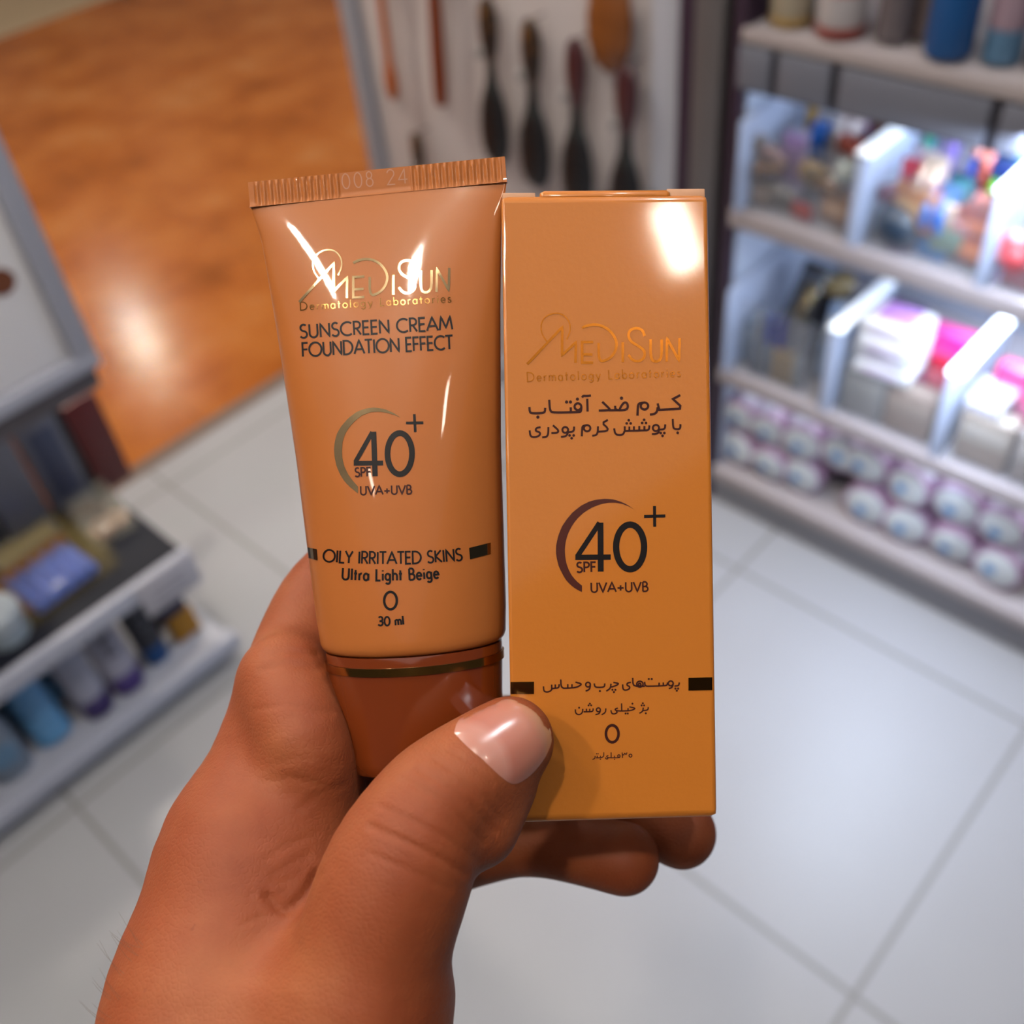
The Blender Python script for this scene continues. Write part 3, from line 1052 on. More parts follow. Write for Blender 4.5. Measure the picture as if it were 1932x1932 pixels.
facing = np.clip((hn * -hp).sum(1) / np.linalg.norm(hp, axis=1) * 1.5, 0, 1)
disp = np.zeros(nv)
for pl, w_, dp in FOLDS:
    best = np.full(nv, 1e9)
    for a, b_ in zip(pl[:-1], pl[1:]):
        a, b_ = np.array(a, float), np.array(b_, float)
        d_ = b_ - a
        t = np.clip(((sx_ - a[0]) * d_[0] + (sy_ - a[1]) * d_[1]) / (d_ @ d_), 0, 1)
        best = np.minimum(best, np.hypot(sx_ - a[0] - t * d_[0], sy_ - a[1] - t * d_[1]))
    disp -= dp * np.exp(-(best / (w_ * 1.3)) ** 2)
    disp += dp * .35 * np.exp(-((best - w_ * 2.6) / (w_ * 1.3)) ** 2)
hp = hp + hn * (disp * facing)[:, None]
HC = camv(440, 2130, .2)                          # the hand's own origin: inside the wrist
HANDM = Matrix.Translation(EYE + CAMR @ HC) @ CAMR.to_4x4()
hv = hp - np.array(HC)
me = bpy.data.meshes.new('hand')
me.from_pydata([tuple(v) for v in hv], [], [tuple(int(i) for i in q) for q in hq])
me.update()
for p in me.polygons:
    p.use_smooth = True
me.materials.append(M_SKIN)
hand = bpy.data.objects.new('hand', me)
COL.objects.link(hand)
hand.matrix_world = HANDM
tag(hand, 'bare left hand of a person gripping the tube and the carton, thumb in front', 'hand')
hb = BVHTree.FromPolygons([HANDM @ Vector(v) for v in hv], [tuple(int(i) for i in q) for q in hq])
HINV = HANDM.inverted()

# the thumb nail: a domed plate over the end of the thumb
M_NAIL = mat('nail', srgb(205, 140, 125), .24)
_p = M_NAIL.node_tree.nodes['Principled BSDF']
_p.inputs['Subsurface Weight'].default_value = .15
_p.inputs['Subsurface Scale'].default_value = .002
_p.inputs['Coat Weight'].default_value = .25
_at = nd(M_NAIL, 'ShaderNodeAttribute', attribute_name='along')
nc = ramp(M_NAIL, _at.outputs['Fac'], [(0, srgb(196, 132, 116)), (.26, srgb(204, 142, 128)), (.36, srgb(194, 122, 106)), (.70, srgb(198, 130, 110)), (.84, srgb(208, 156, 124)), (1, srgb(214, 172, 138))])
lk(M_NAIL, nc, _p.inputs['Base Color'])
NA = smoothpl([(857, 1383), (862, 1362), (886, 1334), (918, 1316), (950, 1309), (990, 1316), (1022, 1336), (1040, 1362), (1043, 1392), (1032, 1424), (1012, 1452), (990, 1472), (968, 1482), (945, 1466), (926, 1448), (905, 1428), (880, 1408), (857, 1383)], 2)[:-1]
ctr = np.array([955.0, 1390.0])
adir = np.array([.80, -.60])
vs, al, fs = [], [], []
NR = 14
for ir in range(NR + 1):
    s_ = ir / NR
    for p in NA:
        q = ctr + (np.array(p) - ctr) * (s_ if ir else .001)
        for _ in range(30):                        # keep the rim on the upper side of the thumb
            dd = ray(q[0], q[1]).normalized()
            h, n, _, _ = hb.ray_cast(EYE, dd)
            if h is not None and -n.dot(dd) > .34:
                break
            q = ctr + (q - ctr) * .985
        ed = 1 - s_ ** 6
        vs.append(h + n * (.00006 + .00040 * ed))
        al.append(float(np.clip((np.hypot(*(q - np.array([868.0, 1456.0]))) - 42) / 165, 0, 1)))
m_ = len(NA)
for ir in range(NR):
    for k in range(m_):
        fs.append((ir * m_ + k, ir * m_ + (k + 1) % m_, (ir + 1) * m_ + (k + 1) % m_, (ir + 1) * m_ + k))
va = np.array([list(v) for v in vs])
for _ in range(2):                                 # even out the plate, keeping its rim
    new = va.copy()
    for ir in range(1, NR):
        i0 = ir * m_ + np.arange(m_)
        new[i0] = .5 * va[i0] + .125 * (va[i0 - m_] + va[i0 + m_] + va[ir * m_ + (np.arange(m_) + 1) % m_] + va[ir * m_ + (np.arange(m_) - 1) % m_])
    new[:m_] = new[m_:2 * m_].mean(0)
    va = new
nb_ = MB().add([HINV @ Vector(v) for v in va], fs)
nail = nb_.build('thumb_nail', M_NAIL, hand)
a_ = nail.data.attributes.new('along', 'FLOAT', 'POINT')
a_.data.foreach_set('value', al)
tag(nail, 'pale pink thumb nail with a lighter tip')
# fine dark hairs along the edge of the wrist
hm = MB()
rr = random.Random(3)
for i in range(16):
    y0 = rr.uniform(1780, 1930)
    x0 = 252 - (y0 - 1780) * .44 + rr.uniform(4, 26)
    h, n, _, _ = hb.ray_cast(EYE, ray(x0, y0).normalized())
    if h is None:
        continue
    g = (-RI * rr.uniform(.5, 1.2) + UP * rr.uniform(.1, 1.0)).normalized()
    L = rr.uniform(.003, .0065)
    hm.tube([HINV @ (h + g * L * t + UP * (L * .35 * t * t) + n * .0004) for t in (0, .3, .65, 1)], [.00003, .000028, .000022, .00001], 5)
hm.build('arm_hair', mat('hair', srgb(110, 84, 70), .5), hand)['kind'] = 'stuff'

# ------------------------------------------------------------------ shelving materials
M_SHELF = mat('shelf_white', srgb(190, 180, 184), .4)
M_LIP = mat('shelf_edge', srgb(184, 172, 174), .35)
M_PURP = mat('dark_purple_board', srgb(58, 36, 60), .5)
M_POST = mat('grey_post', srgb(110, 104, 106), .45)
M_PEG = mat('peg_board', srgb(230, 218, 218), .6)
M_PFR = mat('frame_pale', srgb(176, 178, 190), .4)
M_PFR2 = mat('frame_white', srgb(206, 208, 222), .35)
M_RAIL = mat('ticket_strip', srgb(128, 130, 144), .35)
M_DARK = mat('dark_gap', srgb(52, 48, 58), .5)
M_DIV = mat('frosted_acrylic', (.26, .29, .38), .3)  # divider acrylic toned down for its dim faces below the lit tops
M_DIV_LIT = mat('acrylic_lit_top', (.85, .88, .92), .3)  # same acrylic painted near white where the shelf light strikes the tops
M_BIN = clear('clear_acrylic', srgb(200, 205, 215), .08)
M_LED = emis('led_strip', (.78, .88, 1.0), 9)
M_TOPG = mat('dark_grey_shelf', srgb(36, 38, 50), .5, 0.0, Specular_IOR_Level=.12)
M_STW = mat('stand_white', srgb(204, 206, 222), .4)
M_METAL = mat('chrome', srgb(200, 200, 205), .15, 1.0)
M_FILM = clear('clear_film', srgb(225, 220, 205), .28, .1)
for m in (M_SHELF, M_LIP, M_STW, M_PEG, M_PURP, M_POST):
    bump(m, noise(m, 120, 2), .08, .001)

# ------------------------------------------------------------------ lit shelf unit at the right
XF, XB, YL, YR = 1.40, 1.86, .875, -.12
u = thing('shelf_unit', 'tall white lit shelf unit with acrylic bins, right of the carton', 'shelf unit', (XF, YL, 0))


def U(lo, hi):
    return (lo[0] - XF, lo[1] - YL, lo[2]), (hi[0] - XF, hi[1] - YL, hi[2])


def ubox(name, m, lo, hi, bev=.003, par=None):
    return MB().box(*U(lo, hi), bev).build(name, m, par or u)


ubox('side_panel', M_PURP, (XF + .01, YL, 0), (XB, YL + .022, 1.9))
M_BACK = mat('pale_back', srgb(206, 216, 240), .5)
ubox('inner_side', M_BACK, (XF + .022, YL - .006, .10), (XB - .02, YL - .0005, .976), .001)
ubox('back_panel', M_BACK, (XB - .02, YR, 0), (XB, YL, 1.9))
ubox('plinth', mat('plinth_grey', srgb(150, 150, 160), .4), (XF + .012, YR, 0.002), (XF + .05, YL, .066))
ubox('plinth_gap', M_DARK, (XF + .02, YR, .0665), (XF + .05, YL, .0755))
for z, th in ((.10, .024), (.362, .026), (.702, .028), (1.0, .024)):
    s_ = ubox('shelf', M_SHELF, (XF + .005, YR, z - th), (XB - .02, YL, z))
    ubox('shelf_edge', M_LIP, (XF - .004, YR, z - th - .002), (XF + .01, YL, z + .004), .003, s_)
    if z > .3:
        ubox('led_strip', M_LED, (XF + .06, YR + .03, z - th - .012), (XF + .085, YL - .03, z - th - .0005), .002, s_)
# ticket strip under the top shelf, in separate holders
for y0, y1 in ((.872, .815), (.802, .715), (.700, .478), (.462, .24), (.225, .02)):
    ubox('ticket_holder', M_RAIL, (XF - .012, y1, .918), (XF - .004, y0, .982), .002)
ubox('rail', M_DARK, (XF - .004, YR, .912), (XF + .004, YL, .986), .001)
for x, z, e in ((1.62, .955, 15), (1.62, .655, 9), (1.62, .32, .5)):
    o = area('shelf_light', (x - .06, .4, z), (x - .02, .4, 0), .06, .95, e, (.66, .80, 1.0))

# acrylic bin rows standing on two of the shelves
YD = (.862, .650, .436, .222, .01)


def bin_row(name, label, z0, zt, gridy):
    t = thing(name, label, 'acrylic bin', (XF, YL, z0))

    def bx(n, m, lo, hi, bev=.002, par=None):
        return MB().box((lo[0] - XF, lo[1] - YL, lo[2] - z0), (hi[0] - XF, hi[1] - YL, hi[2] - z0), bev).build(n, m, par or t)
    bx('front_panel', M_BIN, (XF + .012, gridy[-1], z0 + .0015), (XF + .016, gridy[0] - .004, zt - .012), .001)
    bx('base_panel', M_BIN, (XF + .016, gridy[-1], z0 + .0005), (XF + .20, gridy[0], z0 + .0025), .0005)
    for i, y in enumerate(gridy):
        w = .010 if i else .007
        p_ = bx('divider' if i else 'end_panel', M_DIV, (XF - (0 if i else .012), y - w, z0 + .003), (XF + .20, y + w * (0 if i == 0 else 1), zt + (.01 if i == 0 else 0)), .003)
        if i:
            bx('lit_top_strip', M_DIV_LIT, (XF - .001, y - .0135, zt + .0004), (XF + .20, y + .0135, zt + .005), .002, p_)  # pale cap carries the glare along the divider's top in its colour


bin_row('bin_row', 'upper row of clear bins holding colourful hair accessories', .702, .856, YD)
bin_row('bin_row', 'lower row of clear bins holding gold, white and pink packs', .362, .540, YD)


# ------------------------------------------------------------------ hair accessories in the upper bins
def card_item(x, y, ztop, w, col, label, name='hair_clip_card', cat='hair accessory', base=.7047, lean=8, kind='clip', col2=None):
    t = thing(name, label, cat, (x, y, base), (0, math.radians(lean), math.radians(random.uniform(-9, 9))), 'hair accessories in the upper bins')
    h = ztop - base
    MB().box((0, -w / 2, .001), (.0035, w / 2, h), .001).build('backing_card', plain(*(col2 or (212, 208, 214)), .5), t)
    m = plain(*col, .3)
    if kind == 'clip':
        g = MB()
        for s_ in (-1, 1):
            g.tube([(-.006 - .016 * math.sin(k * math.pi / 6), s_ * w * .22, h - .012 - k * .011) for k in range(7)], [.005, .007, .008, .008, .008, .007, .005], 8)
        g.build('clip', m, t)
    elif kind == 'comb':
        g = MB().box((-.006, -w * .42, h - .03), (-.0005, w * .42, h - .008), .002)
        for k in range(9):
            yy = -w * .4 + k * w * .1
            g.box((-.0045, yy - .0012, h - .085), (-.002, yy + .0012, h - .028))
        g.build('comb', m, t)
    elif kind == 'rod':
        MB().lathe([(.004, 0), (.009, .004), (.009, h * .8), (.006, h * .95), (.003, h)], 16, T(-.0105, 0, .002)).build('handle', m, t)
    elif kind == 'band':
        MB().torus(w * .36, .009, T(-.011, 0, h - w * .36 - .008) @ R(90, 'Y'), 28, 10, .12).build('hair_band', m, t)
    return t


def loose(kind, x, y, z, r, col, label, col2=None):
    m = plain(*col, .4)
    grp = 'loose hair accessories in the upper bins'
    if kind == 'scrunchie':
        g = MB().torus(r * .64, r * .35, R(62, 'Y') @ R(random.uniform(0, 90), 'Z'), 36, 10, .22, 11)
        o = g.build('scrunchie', m, None, (x, y, z))
        return tag(o, label, 'hair accessory', grp)
    if kind == 'bobble':
        t = thing('hair_bobble', label, 'hair accessory', (x, y, z), group=grp)
        g = MB().lathe([(r * math.sin(a), -r * math.cos(a) * .95) for a in np.linspace(.08, math.pi - .08, 14)], 20)
        g.build('pompom', m, t)
        MB().torus(r * .5, r * .12, T(0, 0, -r * .9) @ R(15, 'X'), 20, 8).build('elastic', plain(*(col2 or (60, 50, 60)), .6), t)
        return t
    if kind == 'claw':
        t = thing('claw_clip', label, 'hair accessory', (x, y, z), (0, 0, random.uniform(-.6, .6)), grp)
        g = MB()
        for s_ in (-1, 1):
            for k in range(5):
                yy = (k - 2) * r * .38
                g.tube([(s_ * r * .12, yy, r * .5), (s_ * r * .5, yy, r * .25), (s_ * r * .48, yy, -r * .3), (s_ * r * .1, yy, -r * .62)], [r * .13, r * .12, r * .1, r * .05], 6)
            g.box((s_ * r * .3 - r * .12, -r * .85, r * .28), (s_ * r * .3 + r * .12, r * .85, r * .5), r * .05)
        g.build('jaws', m, t)
        MB().lathe([(r * .16, -r * .3), (r * .16, r * .3)], 12, T(0, 0, r * .5) @ R(90, 'X')).build('spring', M_METAL, t)
        return t
    if kind == 'pack':
        t = thing('accessory_pack', label, 'hair accessory', (x, y, z), (0, math.radians(random.uniform(-8, 4)), random.uniform(-.25, .25)), grp)
        MB().box((-r * .25, -r, -r * .8), (r * .25, r, r * .8), r * .18).build('pack_body', m, t)
        MB().box((-r * .27, -r * .7, -r * .25), (-r * .24, r * .7, r * .35), r * .01).build('label_patch', plain(*(col2 or (220, 214, 210)), .5), t)
        return t


CARDS = [  # picture x, y of the visible top, plane X, width, colour, kind, label, second colour
    (1538, 178, 1.565, .05, (214, 168, 60), 'rod', 'yellow and coral striped hair stick leaning in the left upper bin', (206, 104, 92)),
    (1556, 215, 1.53, .05, (44, 130, 240), 'clip', 'bright blue hair clip on a card in the left upper bin', None),
    (1606, 212, 1.50, .06, (236, 222, 222), 'clip', 'shiny white hair clip beside the bright blue one', (222, 200, 204)),
    (1640, 188, 1.57, .08, (150, 120, 205), 'band', 'lilac hair band on a card at the back of the left upper bin', (170, 150, 220)),
    (1500, 248, 1.47, .06, (190, 150, 216), 'comb', 'pale purple comb on a card near the left end panel', (205, 196, 226)),
    (1660, 238, 1.52, .05, (116, 64, 46), 'clip', 'brown hair clip on a card beside the first bright divider', (140, 90, 76)),
    (1742, 284, 1.49, .05, (232, 214, 232), 'comb', 'pearly white comb on a card left in the middle upper bin', (226, 206, 226)),
    (1724, 305, 1.45, .05, (206, 58, 84), 'comb', 'raspberry red comb on a card left in the middle upper bin', (214, 92, 106)),
    (1765, 222, 1.58, .04, (96, 200, 170), 'rod', 'mint green hair stick at the back of the middle upper bin', (108, 110, 210)),
    (1764, 298, 1.45, .05, (226, 190, 160), 'clip', 'cream hair clip on a card in the middle upper bin', (230, 206, 186)),
    (1806, 238, 1.57, .04, (168, 142, 222), 'rod', 'tall lavender hair stick in the middle upper bin', (150, 134, 210)),
    (1836, 300, 1.48, .04, (66, 78, 160), 'rod', 'indigo hair stick slanting in the middle upper bin', (40, 44, 76)),
    (1868, 262, 1.52, .05, (226, 104, 76), 'clip', 'coral hair clip on a card in the middle upper bin', (60, 70, 120)),
    (1908, 270, 1.54, .07, (40, 160, 216), 'band', 'cyan hair band on a card at the right of the middle upper bin', (60, 150, 210)),
    (1782, 350, 1.435, .06, (52, 120, 214), 'clip', 'royal blue hair clip on a card at the front of the middle upper bin', (70, 130, 190)),
    (1816, 330, 1.455, .05, (70, 140, 150), 'comb', 'teal comb on a card beside the royal blue clip', (54, 60, 90)),
    (1878, 340, 1.46, .04, (96, 170, 36), 'rod', 'lime green hair stick beside the second bright divider', (40, 46, 52)),
    (1906, 310, 1.50, .06, (36, 60, 130), 'comb', 'navy blue comb on a card at the right of the middle upper bin', (30, 50, 110)),
    (1925, 440, 1.43, .06, (222, 84, 92), 'band', 'rosy hair band on a card in the right upper bin', (200, 170, 210)),
]
for px_, py_, X, w, col, kind, lab, col2 in CARDS:
    p = at(px_, py_, 0, X)
    zt = max(p.z, .745)
    nm = {'clip': 'hair_clip_card', 'comb': 'comb_card', 'rod': 'hair_stick', 'band': 'hair_band_card'}[kind]
    card_item(X, p.y, zt, w * .8 if kind != 'rod' else .022, col, lab, nm, kind=kind, col2=col2, lean=3)
LOOSE = [
    ('claw', 1418, 268, 1.436, .020, (150, 116, 52), 'small golden claw clip at the top left of the left upper bin', None),
    ('claw', 1448, 322, 1.436, .021, (158, 112, 62), 'golden brown claw clip at the front of the left upper bin', None),
    ('scrunchie', 1455, 300, 1.455, .024, (190, 150, 146), 'dusty pink scrunchie at the front of the left upper bin', None),
    ('scrunchie', 1536, 328, 1.440, .023, (168, 132, 74), 'mustard scrunchie behind the clear front of the left upper bin', None),
    ('claw', 1566, 352, 1.436, .020, (162, 116, 66), 'tan claw clip right of the mustard scrunchie', None),
    ('bobble', 1598, 322, 1.440, .017, (214, 220, 210), 'white pompom hair bobble by the first bright divider', (150, 170, 200)),
    ('claw', 1608, 278, 1.46, .021, (210, 84, 50), 'orange claw clip in the left upper bin by the divider', None),
    ('pack', 1512, 404, 1.430, .016, (172, 44, 36), 'small red accessory pack at the bottom of the left upper bin', (190, 90, 80)),
    ('pack', 1580, 395, 1.436, .024, (176, 132, 98), 'tan accessory pack at the bottom right of the left upper bin', (196, 160, 130)),
    ('pack', 1430, 370, 1.436, .022, (146, 128, 110), 'grey beige accessory pack at the bottom left of the left upper bin', (170, 150, 140)),
    ('scrunchie', 1478, 378, 1.440, .022, (160, 148, 140), 'grey scrunchie at the bottom of the left upper bin', None),
    ('bobble', 1700, 442, 1.448, .034, (40, 62, 84), 'large dark teal ball bobble at the bottom of the middle upper bin', (90, 60, 90)),
    ('pack', 1728, 392, 1.436, .034, (206, 128, 60), 'orange accessory pack in the middle upper bin above the teal ball', (222, 170, 110)),
    ('pack', 1772, 402, 1.430, .022, (238, 206, 176), 'cream accessory pack in the middle upper bin', (244, 226, 206)),
    ('pack', 1808, 414, 1.430, .020, (220, 140, 138), 'salmon pink accessory pack in the middle upper bin', (230, 170, 170)),
    ('pack', 1850, 428, 1.434, .030, (160, 62, 36), 'rust red accessory pack at the right of the middle upper bin', (206, 106, 50)),
    ('claw', 1872, 392, 1.44, .024, (214, 108, 92), 'coral claw clip above the rust red pack', None),
    ('pack', 1790, 452, 1.430, .022, (130, 150, 130), 'sage green accessory pack at the bottom of the middle upper bin', (110, 130, 110)),
    ('pack', 1836, 474, 1.430, .020, (196, 96, 44), 'orange brown accessory pack at the bottom right of the middle upper bin', (206, 120, 60)),
    ('bobble', 1925, 480, 1.436, .024, (222, 84, 92), 'rosy ball bobble in the right upper bin', (200, 60, 80)),
    ('pack', 1922, 530, 1.430, .022, (140, 60, 64), 'wine red accessory pack at the bottom of the right upper bin', (150, 80, 84)),
    ('scrunchie', 1750, 362, 1.448, .024, (176, 70, 92), 'raspberry scrunchie at the front of the middle upper bin', None),
    ('scrunchie', 1688, 372, 1.448, .022, (140, 70, 100), 'plum scrunchie by the first bright divider', None),
    ('bobble', 1642, 372, 1.46, .016, (150, 146, 160), 'grey bobble behind the first divider', None),
]
for kind, px_, py_, X, r, col, lab, col2 in LOOSE[:-1]:
    r *= 1.22
    col = tuple(int(q * .9) for q in col)
    p = at(px_, py_, 0, X)
    loose(kind, X, p.y, max(p.z, .7047 + r * (.8 if kind == 'pack' else .95)), r, col, lab, col2)

# ------------------------------------------------------------------ packs in the lower bins
ZB = .3647


def carton_pack(x, y, z, sx, sy, sz, col, label, name='cosmetic_pack', col2=None, rot=0, lean=0, band=.35, grp='packs in the lower bins'):
    t = thing(name, label, 'pack', (x, y, z), (0, math.radians(lean), math.radians(rot)), grp)
    MB().box((-sx / 2, -sy / 2, 0), (sx / 2, sy / 2, sz), .003).build('pack_body', plain(*col, .35), t)
    if col2:
        MB().box((-sx / 2 - .0008, -sy * .42, sz * .5), (-sx / 2 + .001, sy * .42, sz * (.5 + band)), .0003).build('label_patch', plain(*col2, .4), t)
        MB().box((-sx * .4, -sy * .42, sz - .001), (sx * .2, sy * .42, sz + .0008), .0003).build('top_patch', plain(*col2, .4), t)
    return t


# tall clear canister with a gold inside, lying back against the bin
t = thing('canister', 'clear canister with a gold lining leaning back in the left lower bin', 'canister', (1.462, .778, ZB + .0215), (math.radians(4), math.radians(33), 0), 'packs in the lower bins')
MB().lathe([(.024, 0), (.026, .004), (.026, .150), (.024, .154)], 28).build('inner_tin', mat('pale_gold', srgb(200, 176, 124), .2, .9), t)
MB().lathe([(.036, -.001), (.037, .004), (.037, .176), (.034, .18)], 28).build('canister_wall', clear('dark_clear', srgb(50, 54, 64), .55, .08), t)
MB().lathe([(.038, .17), (.038, .186), (.034, .19)], 28).build('lid', plain(46, 48, 58, .3), t)
t = thing('canister', 'dark round canister standing behind the gold-lined one', 'canister', (1.55, .725, ZB), (0, 0, 0), 'packs in the lower bins')
MB().lathe([(.026, 0), (.028, .004), (.028, .15), (.025, .155)], 28).build('canister_wall', plain(52, 50, 58, .25), t)
MB().lathe([(.029, .1555), (.029, .174), (.026, .178)], 28).build('lid', plain(150, 130, 90, .3), t)
carton_pack(1.50, .69, ZB, .05, .05, .15, (150, 176, 216), 'pale blue pack beside the first lower divider', 'cosmetic_pack', (200, 210, 226), lean=12)
carton_pack(1.47, .838, ZB, .06, .03, .10, (126, 146, 176), 'grey blue pack at the left end of the lower bins', 'cosmetic_pack', (150, 166, 190))
for i, (y, c, w_) in enumerate(((.812, (200, 200, 206), 'left'), (.79, (70, 84, 220), 'second'), (.766, (80, 80, 210), 'third'), (.742, (190, 190, 200), 'fourth'), (.722, (206, 204, 206), 'right'))):
    t = thing('nail_polish', 'nail polish bottle with %s lid, %s in a row of five' % ('blue' if 0 < i < 3 else 'silver', w_), 'nail polish', (1.432, y, ZB), group='nail polish bottles')
    MB().box((-.009, -.009, 0), (.009, .009, .075), .002).build('bottle', plain(*((110, 116, 128) if i < 2 else (150, 128, 96) if i < 4 else (130, 132, 136)), .2), t)
    MB().lathe([(.0062, .0755), (.0066, .077), (.006, .135), (.005, .137)], 16).build('lid', plain(*c, .12, .8), t)
carton_pack(1.442, .590, ZB, .04, .080, .098, (146, 142, 140), 'grey boxed pack with a dark foot at the front of the middle lower bin', 'cosmetic_pack', (160, 156, 152))
carton_pack(1.442, .502, ZB, .04, .088, .092, (152, 130, 116), 'beige brown boxed pack at the front of the middle lower bin', 'cosmetic_pack', (168, 148, 134))
carton_pack(1.442, .37, ZB, .04, .09, .10, (160, 140, 124), 'beige brown boxed pack at the front of the right lower bin', 'cosmetic_pack', (196, 184, 172))
carton_pack(1.442, .28, ZB, .04, .075, .10, (150, 136, 128), 'brown boxed pack at the right end of the lower bins', 'cosmetic_pack', (186, 176, 170))
# stack of white tissue packs
for i, (dx, dy, r_, lab) in enumerate(((0, 0, 3, 'lowest'), (.004, .003, -2, 'second'), (-.002, -.002, 4, 'third'), (.003, .002, 0, 'topmost'))):
    t = thing('wipes_pack', 'white soft pack with a lilac label, %s of its stack in the middle lower bin' % lab, 'pack', (1.455 + dx, .565 + dy, .4675 + i * .026), (0, 0, math.radians(r_)), 'white packs in the middle lower bin')
    MB().box((-.042, -.052, 0), (.042, .052, .0255), .008).build('pack_body', plain(240, 238, 242, .35), t)
    MB().box((-.020, -.030, .0248), (.035, .035, .0262), .0004).build('label_patch', plain(206, 150, 226, .35), t)
    MB().box((-.0426, -.03, .008), (-.0416, .03, .018), .0003).build('front_patch', plain(222, 200, 226, .35), t)
carton_pack(1.530, .60, ZB, .05, .07, .165, (58, 50, 96), 'dark indigo pack behind the white packs', 'cosmetic_pack', (80, 70, 120), lean=8)
carton_pack(1.512, .49, ZB, .05, .09, .165, (222, 40, 140), 'magenta pack behind the red one in the middle lower bin', 'cosmetic_pack', (232, 80, 160), lean=6)
carton_pack(1.482, .483, ZB + .0, .03, .05, .135, (176, 22, 48), 'deep red pack right of the white packs', 'cosmetic_pack', (196, 40, 66), lean=4)
carton_pack(1.50, .36, ZB, .04, .09, .15, (216, 60, 120), 'pink pack standing in the right lower bin', 'cosmetic_pack', (226, 100, 150), lean=8)
carton_pack(1.55, .32, ZB, .04, .09, .16, (150, 20, 60), 'crimson pack at the back of the right lower bin', 'cosmetic_pack', (190, 50, 90), lean=6)
carton_pack(1.468, .388, ZB + .1005, .08, .06, .02, (216, 214, 222), 'flat silvery pack lying on the brown boxes at the right', 'cosmetic_pack', (190, 180, 216))

# ------------------------------------------------------------------ bottles on the top shelf
ZT = 1.0045


def bottle(name, label, x, y, prof, col, extra=(), cap=None, rot=0):
    t = thing(name, label, 'bottle', (x, y, ZT), (0, 0, rot), 'bottles on the top shelf')
    MB().lathe(prof, 28).build('bottle_body', plain(*col, .25), t)
    for n, pr, c in extra:
        MB().lathe(pr, 28).build(n, plain(*c, .3), t)
    return t


bottle('cream_jar', 'cream coloured jar with a gold foot at the left end of the top shelf', 1.455, .825, [(.030, .012), (.033, .02), (.033, .085), (.026, .095)], (196, 182, 158), [('foot', [(.031, 0), (.0335, .003), (.0335, .012)], (184, 150, 90)), ('lid', [(.028, .0955), (.030, .098), (.030, .125), (.027, .128)], (200, 190, 176))])
bottle('lotion_bottle', 'white lotion bottle with a red foot and an orange mark', 1.452, .742, [(.034, .014), (.036, .02), (.036, .12), (.03, .14), (.014, .15)], (212, 204, 206), [('foot', [(.034, 0), (.0365, .003), (.0365, .0145)], (160, 74, 66)), ('mark', [(.0362, .06), (.0364, .062), (.0364, .1), (.0362, .102)], (206, 80, 44)), ('lid', [(.014, .1505), (.016, .152), (.016, .18), (.014, .182)], (206, 200, 202))])
bottle('lotion_bottle', 'smoky grey bottle between the white and the blue bottle', 1.462, .664, [(.022, 0), (.025, .004), (.025, .11), (.012, .13)], (118, 108, 112), [('lid', [(.012, .1305), (.015, .132), (.015, .17), (.013, .172)], (90, 84, 92))])
bottle('lotion_bottle', 'grey brown bottle pressed against the blue bottle', 1.50, .63, [(.026, 0), (.028, .004), (.028, .12), (.012, .14)], (130, 112, 110), [('lid', [(.012, .1405), (.015, .142), (.015, .17), (.013, .172)], (110, 100, 104))])
bottle('shampoo_bottle', 'deep blue bottle standing on the top shelf', 1.448, .575, [(.028, 0), (.033, .006), (.033, .15), (.026, .165), (.014, .17)], (34, 86, 148), [('lid', [(.018, .1705), (.02, .172), (.02, .2), (.018, .202)], (26, 50, 110))])
bottle('shampoo_bottle', 'pale pink bottle with a blue lower half right of the deep blue one', 1.465, .508, [(.025, .046), (.026, .05), (.026, .14), (.014, .16)], (190, 162, 178), [('lower_half', [(.024, 0), (.0262, .004), (.0262, .0455)], (96, 136, 172)), ('lid', [(.014, .1605), (.016, .162), (.016, .19), (.014, .192)], (160, 180, 200))])
bottle('shampoo_bottle', 'black bottle with a grey band near the right edge of the top shelf', 1.468, .452, [(.020, 0), (.0225, .004), (.0225, .13), (.012, .15)], (44, 42, 54), [('band', [(.0228, .03), (.023, .032), (.023, .08), (.0228, .082)], (120, 112, 124)), ('lid', [(.012, .1505), (.014, .152), (.014, .18), (.012, .182)], (40, 38, 48))])
bottle('shampoo_bottle', 'slim black bottle at the right edge of the top shelf', 1.46, .408, [(.017, 0), (.019, .004), (.019, .13), (.012, .15)], (34, 32, 40), [('lid', [(.012, .1505), (.014, .152), (.014, .18), (.012, .182)], (60, 58, 70))])
bottle('shampoo_bottle', 'slate blue bottle cut off by the right picture edge', 1.475, .358, [(.022, 0), (.0245, .004), (.0245, .13), (.014, .15)], (74, 98, 124), [('lid', [(.014, .1505), (.016, .152), (.016, .18), (.014, .182)], (90, 110, 130))])

# ------------------------------------------------------------------ bags of cotton pads on the bottom shelf
BAGS = [(.838, .150, .044), (.838, .236, .040), (.760, .147, .043), (.772, .234, .041), (.690, .149, .045), (.695, .240, .044), (.622, .149, .0), (.612, .252, .046),
        (.545, .152, .048), (.563, .254, .046), (.478, .150, .0), (.475, .246, .043), (.462, .152, .0465), (.372, .152, .046), (.385, .248, .047), (.285, .150, .046), (.300, .244, .046)]
BAGS = [b_ for b_ in BAGS if b_[2] > 0]
low = sorted([b_ for b_ in BAGS if b_[1] < .2], key=lambda q: -q[0])
upp = sorted([b_ for b_ in BAGS if b_[1] >= .2], key=lambda q: -q[0])
ORD = ['leftmost', 'second from the left', 'third from the left', 'fourth from the left', 'fifth from the left', 'sixth from the left', 'seventh from the left', 'eighth from the left', 'ninth from the left']


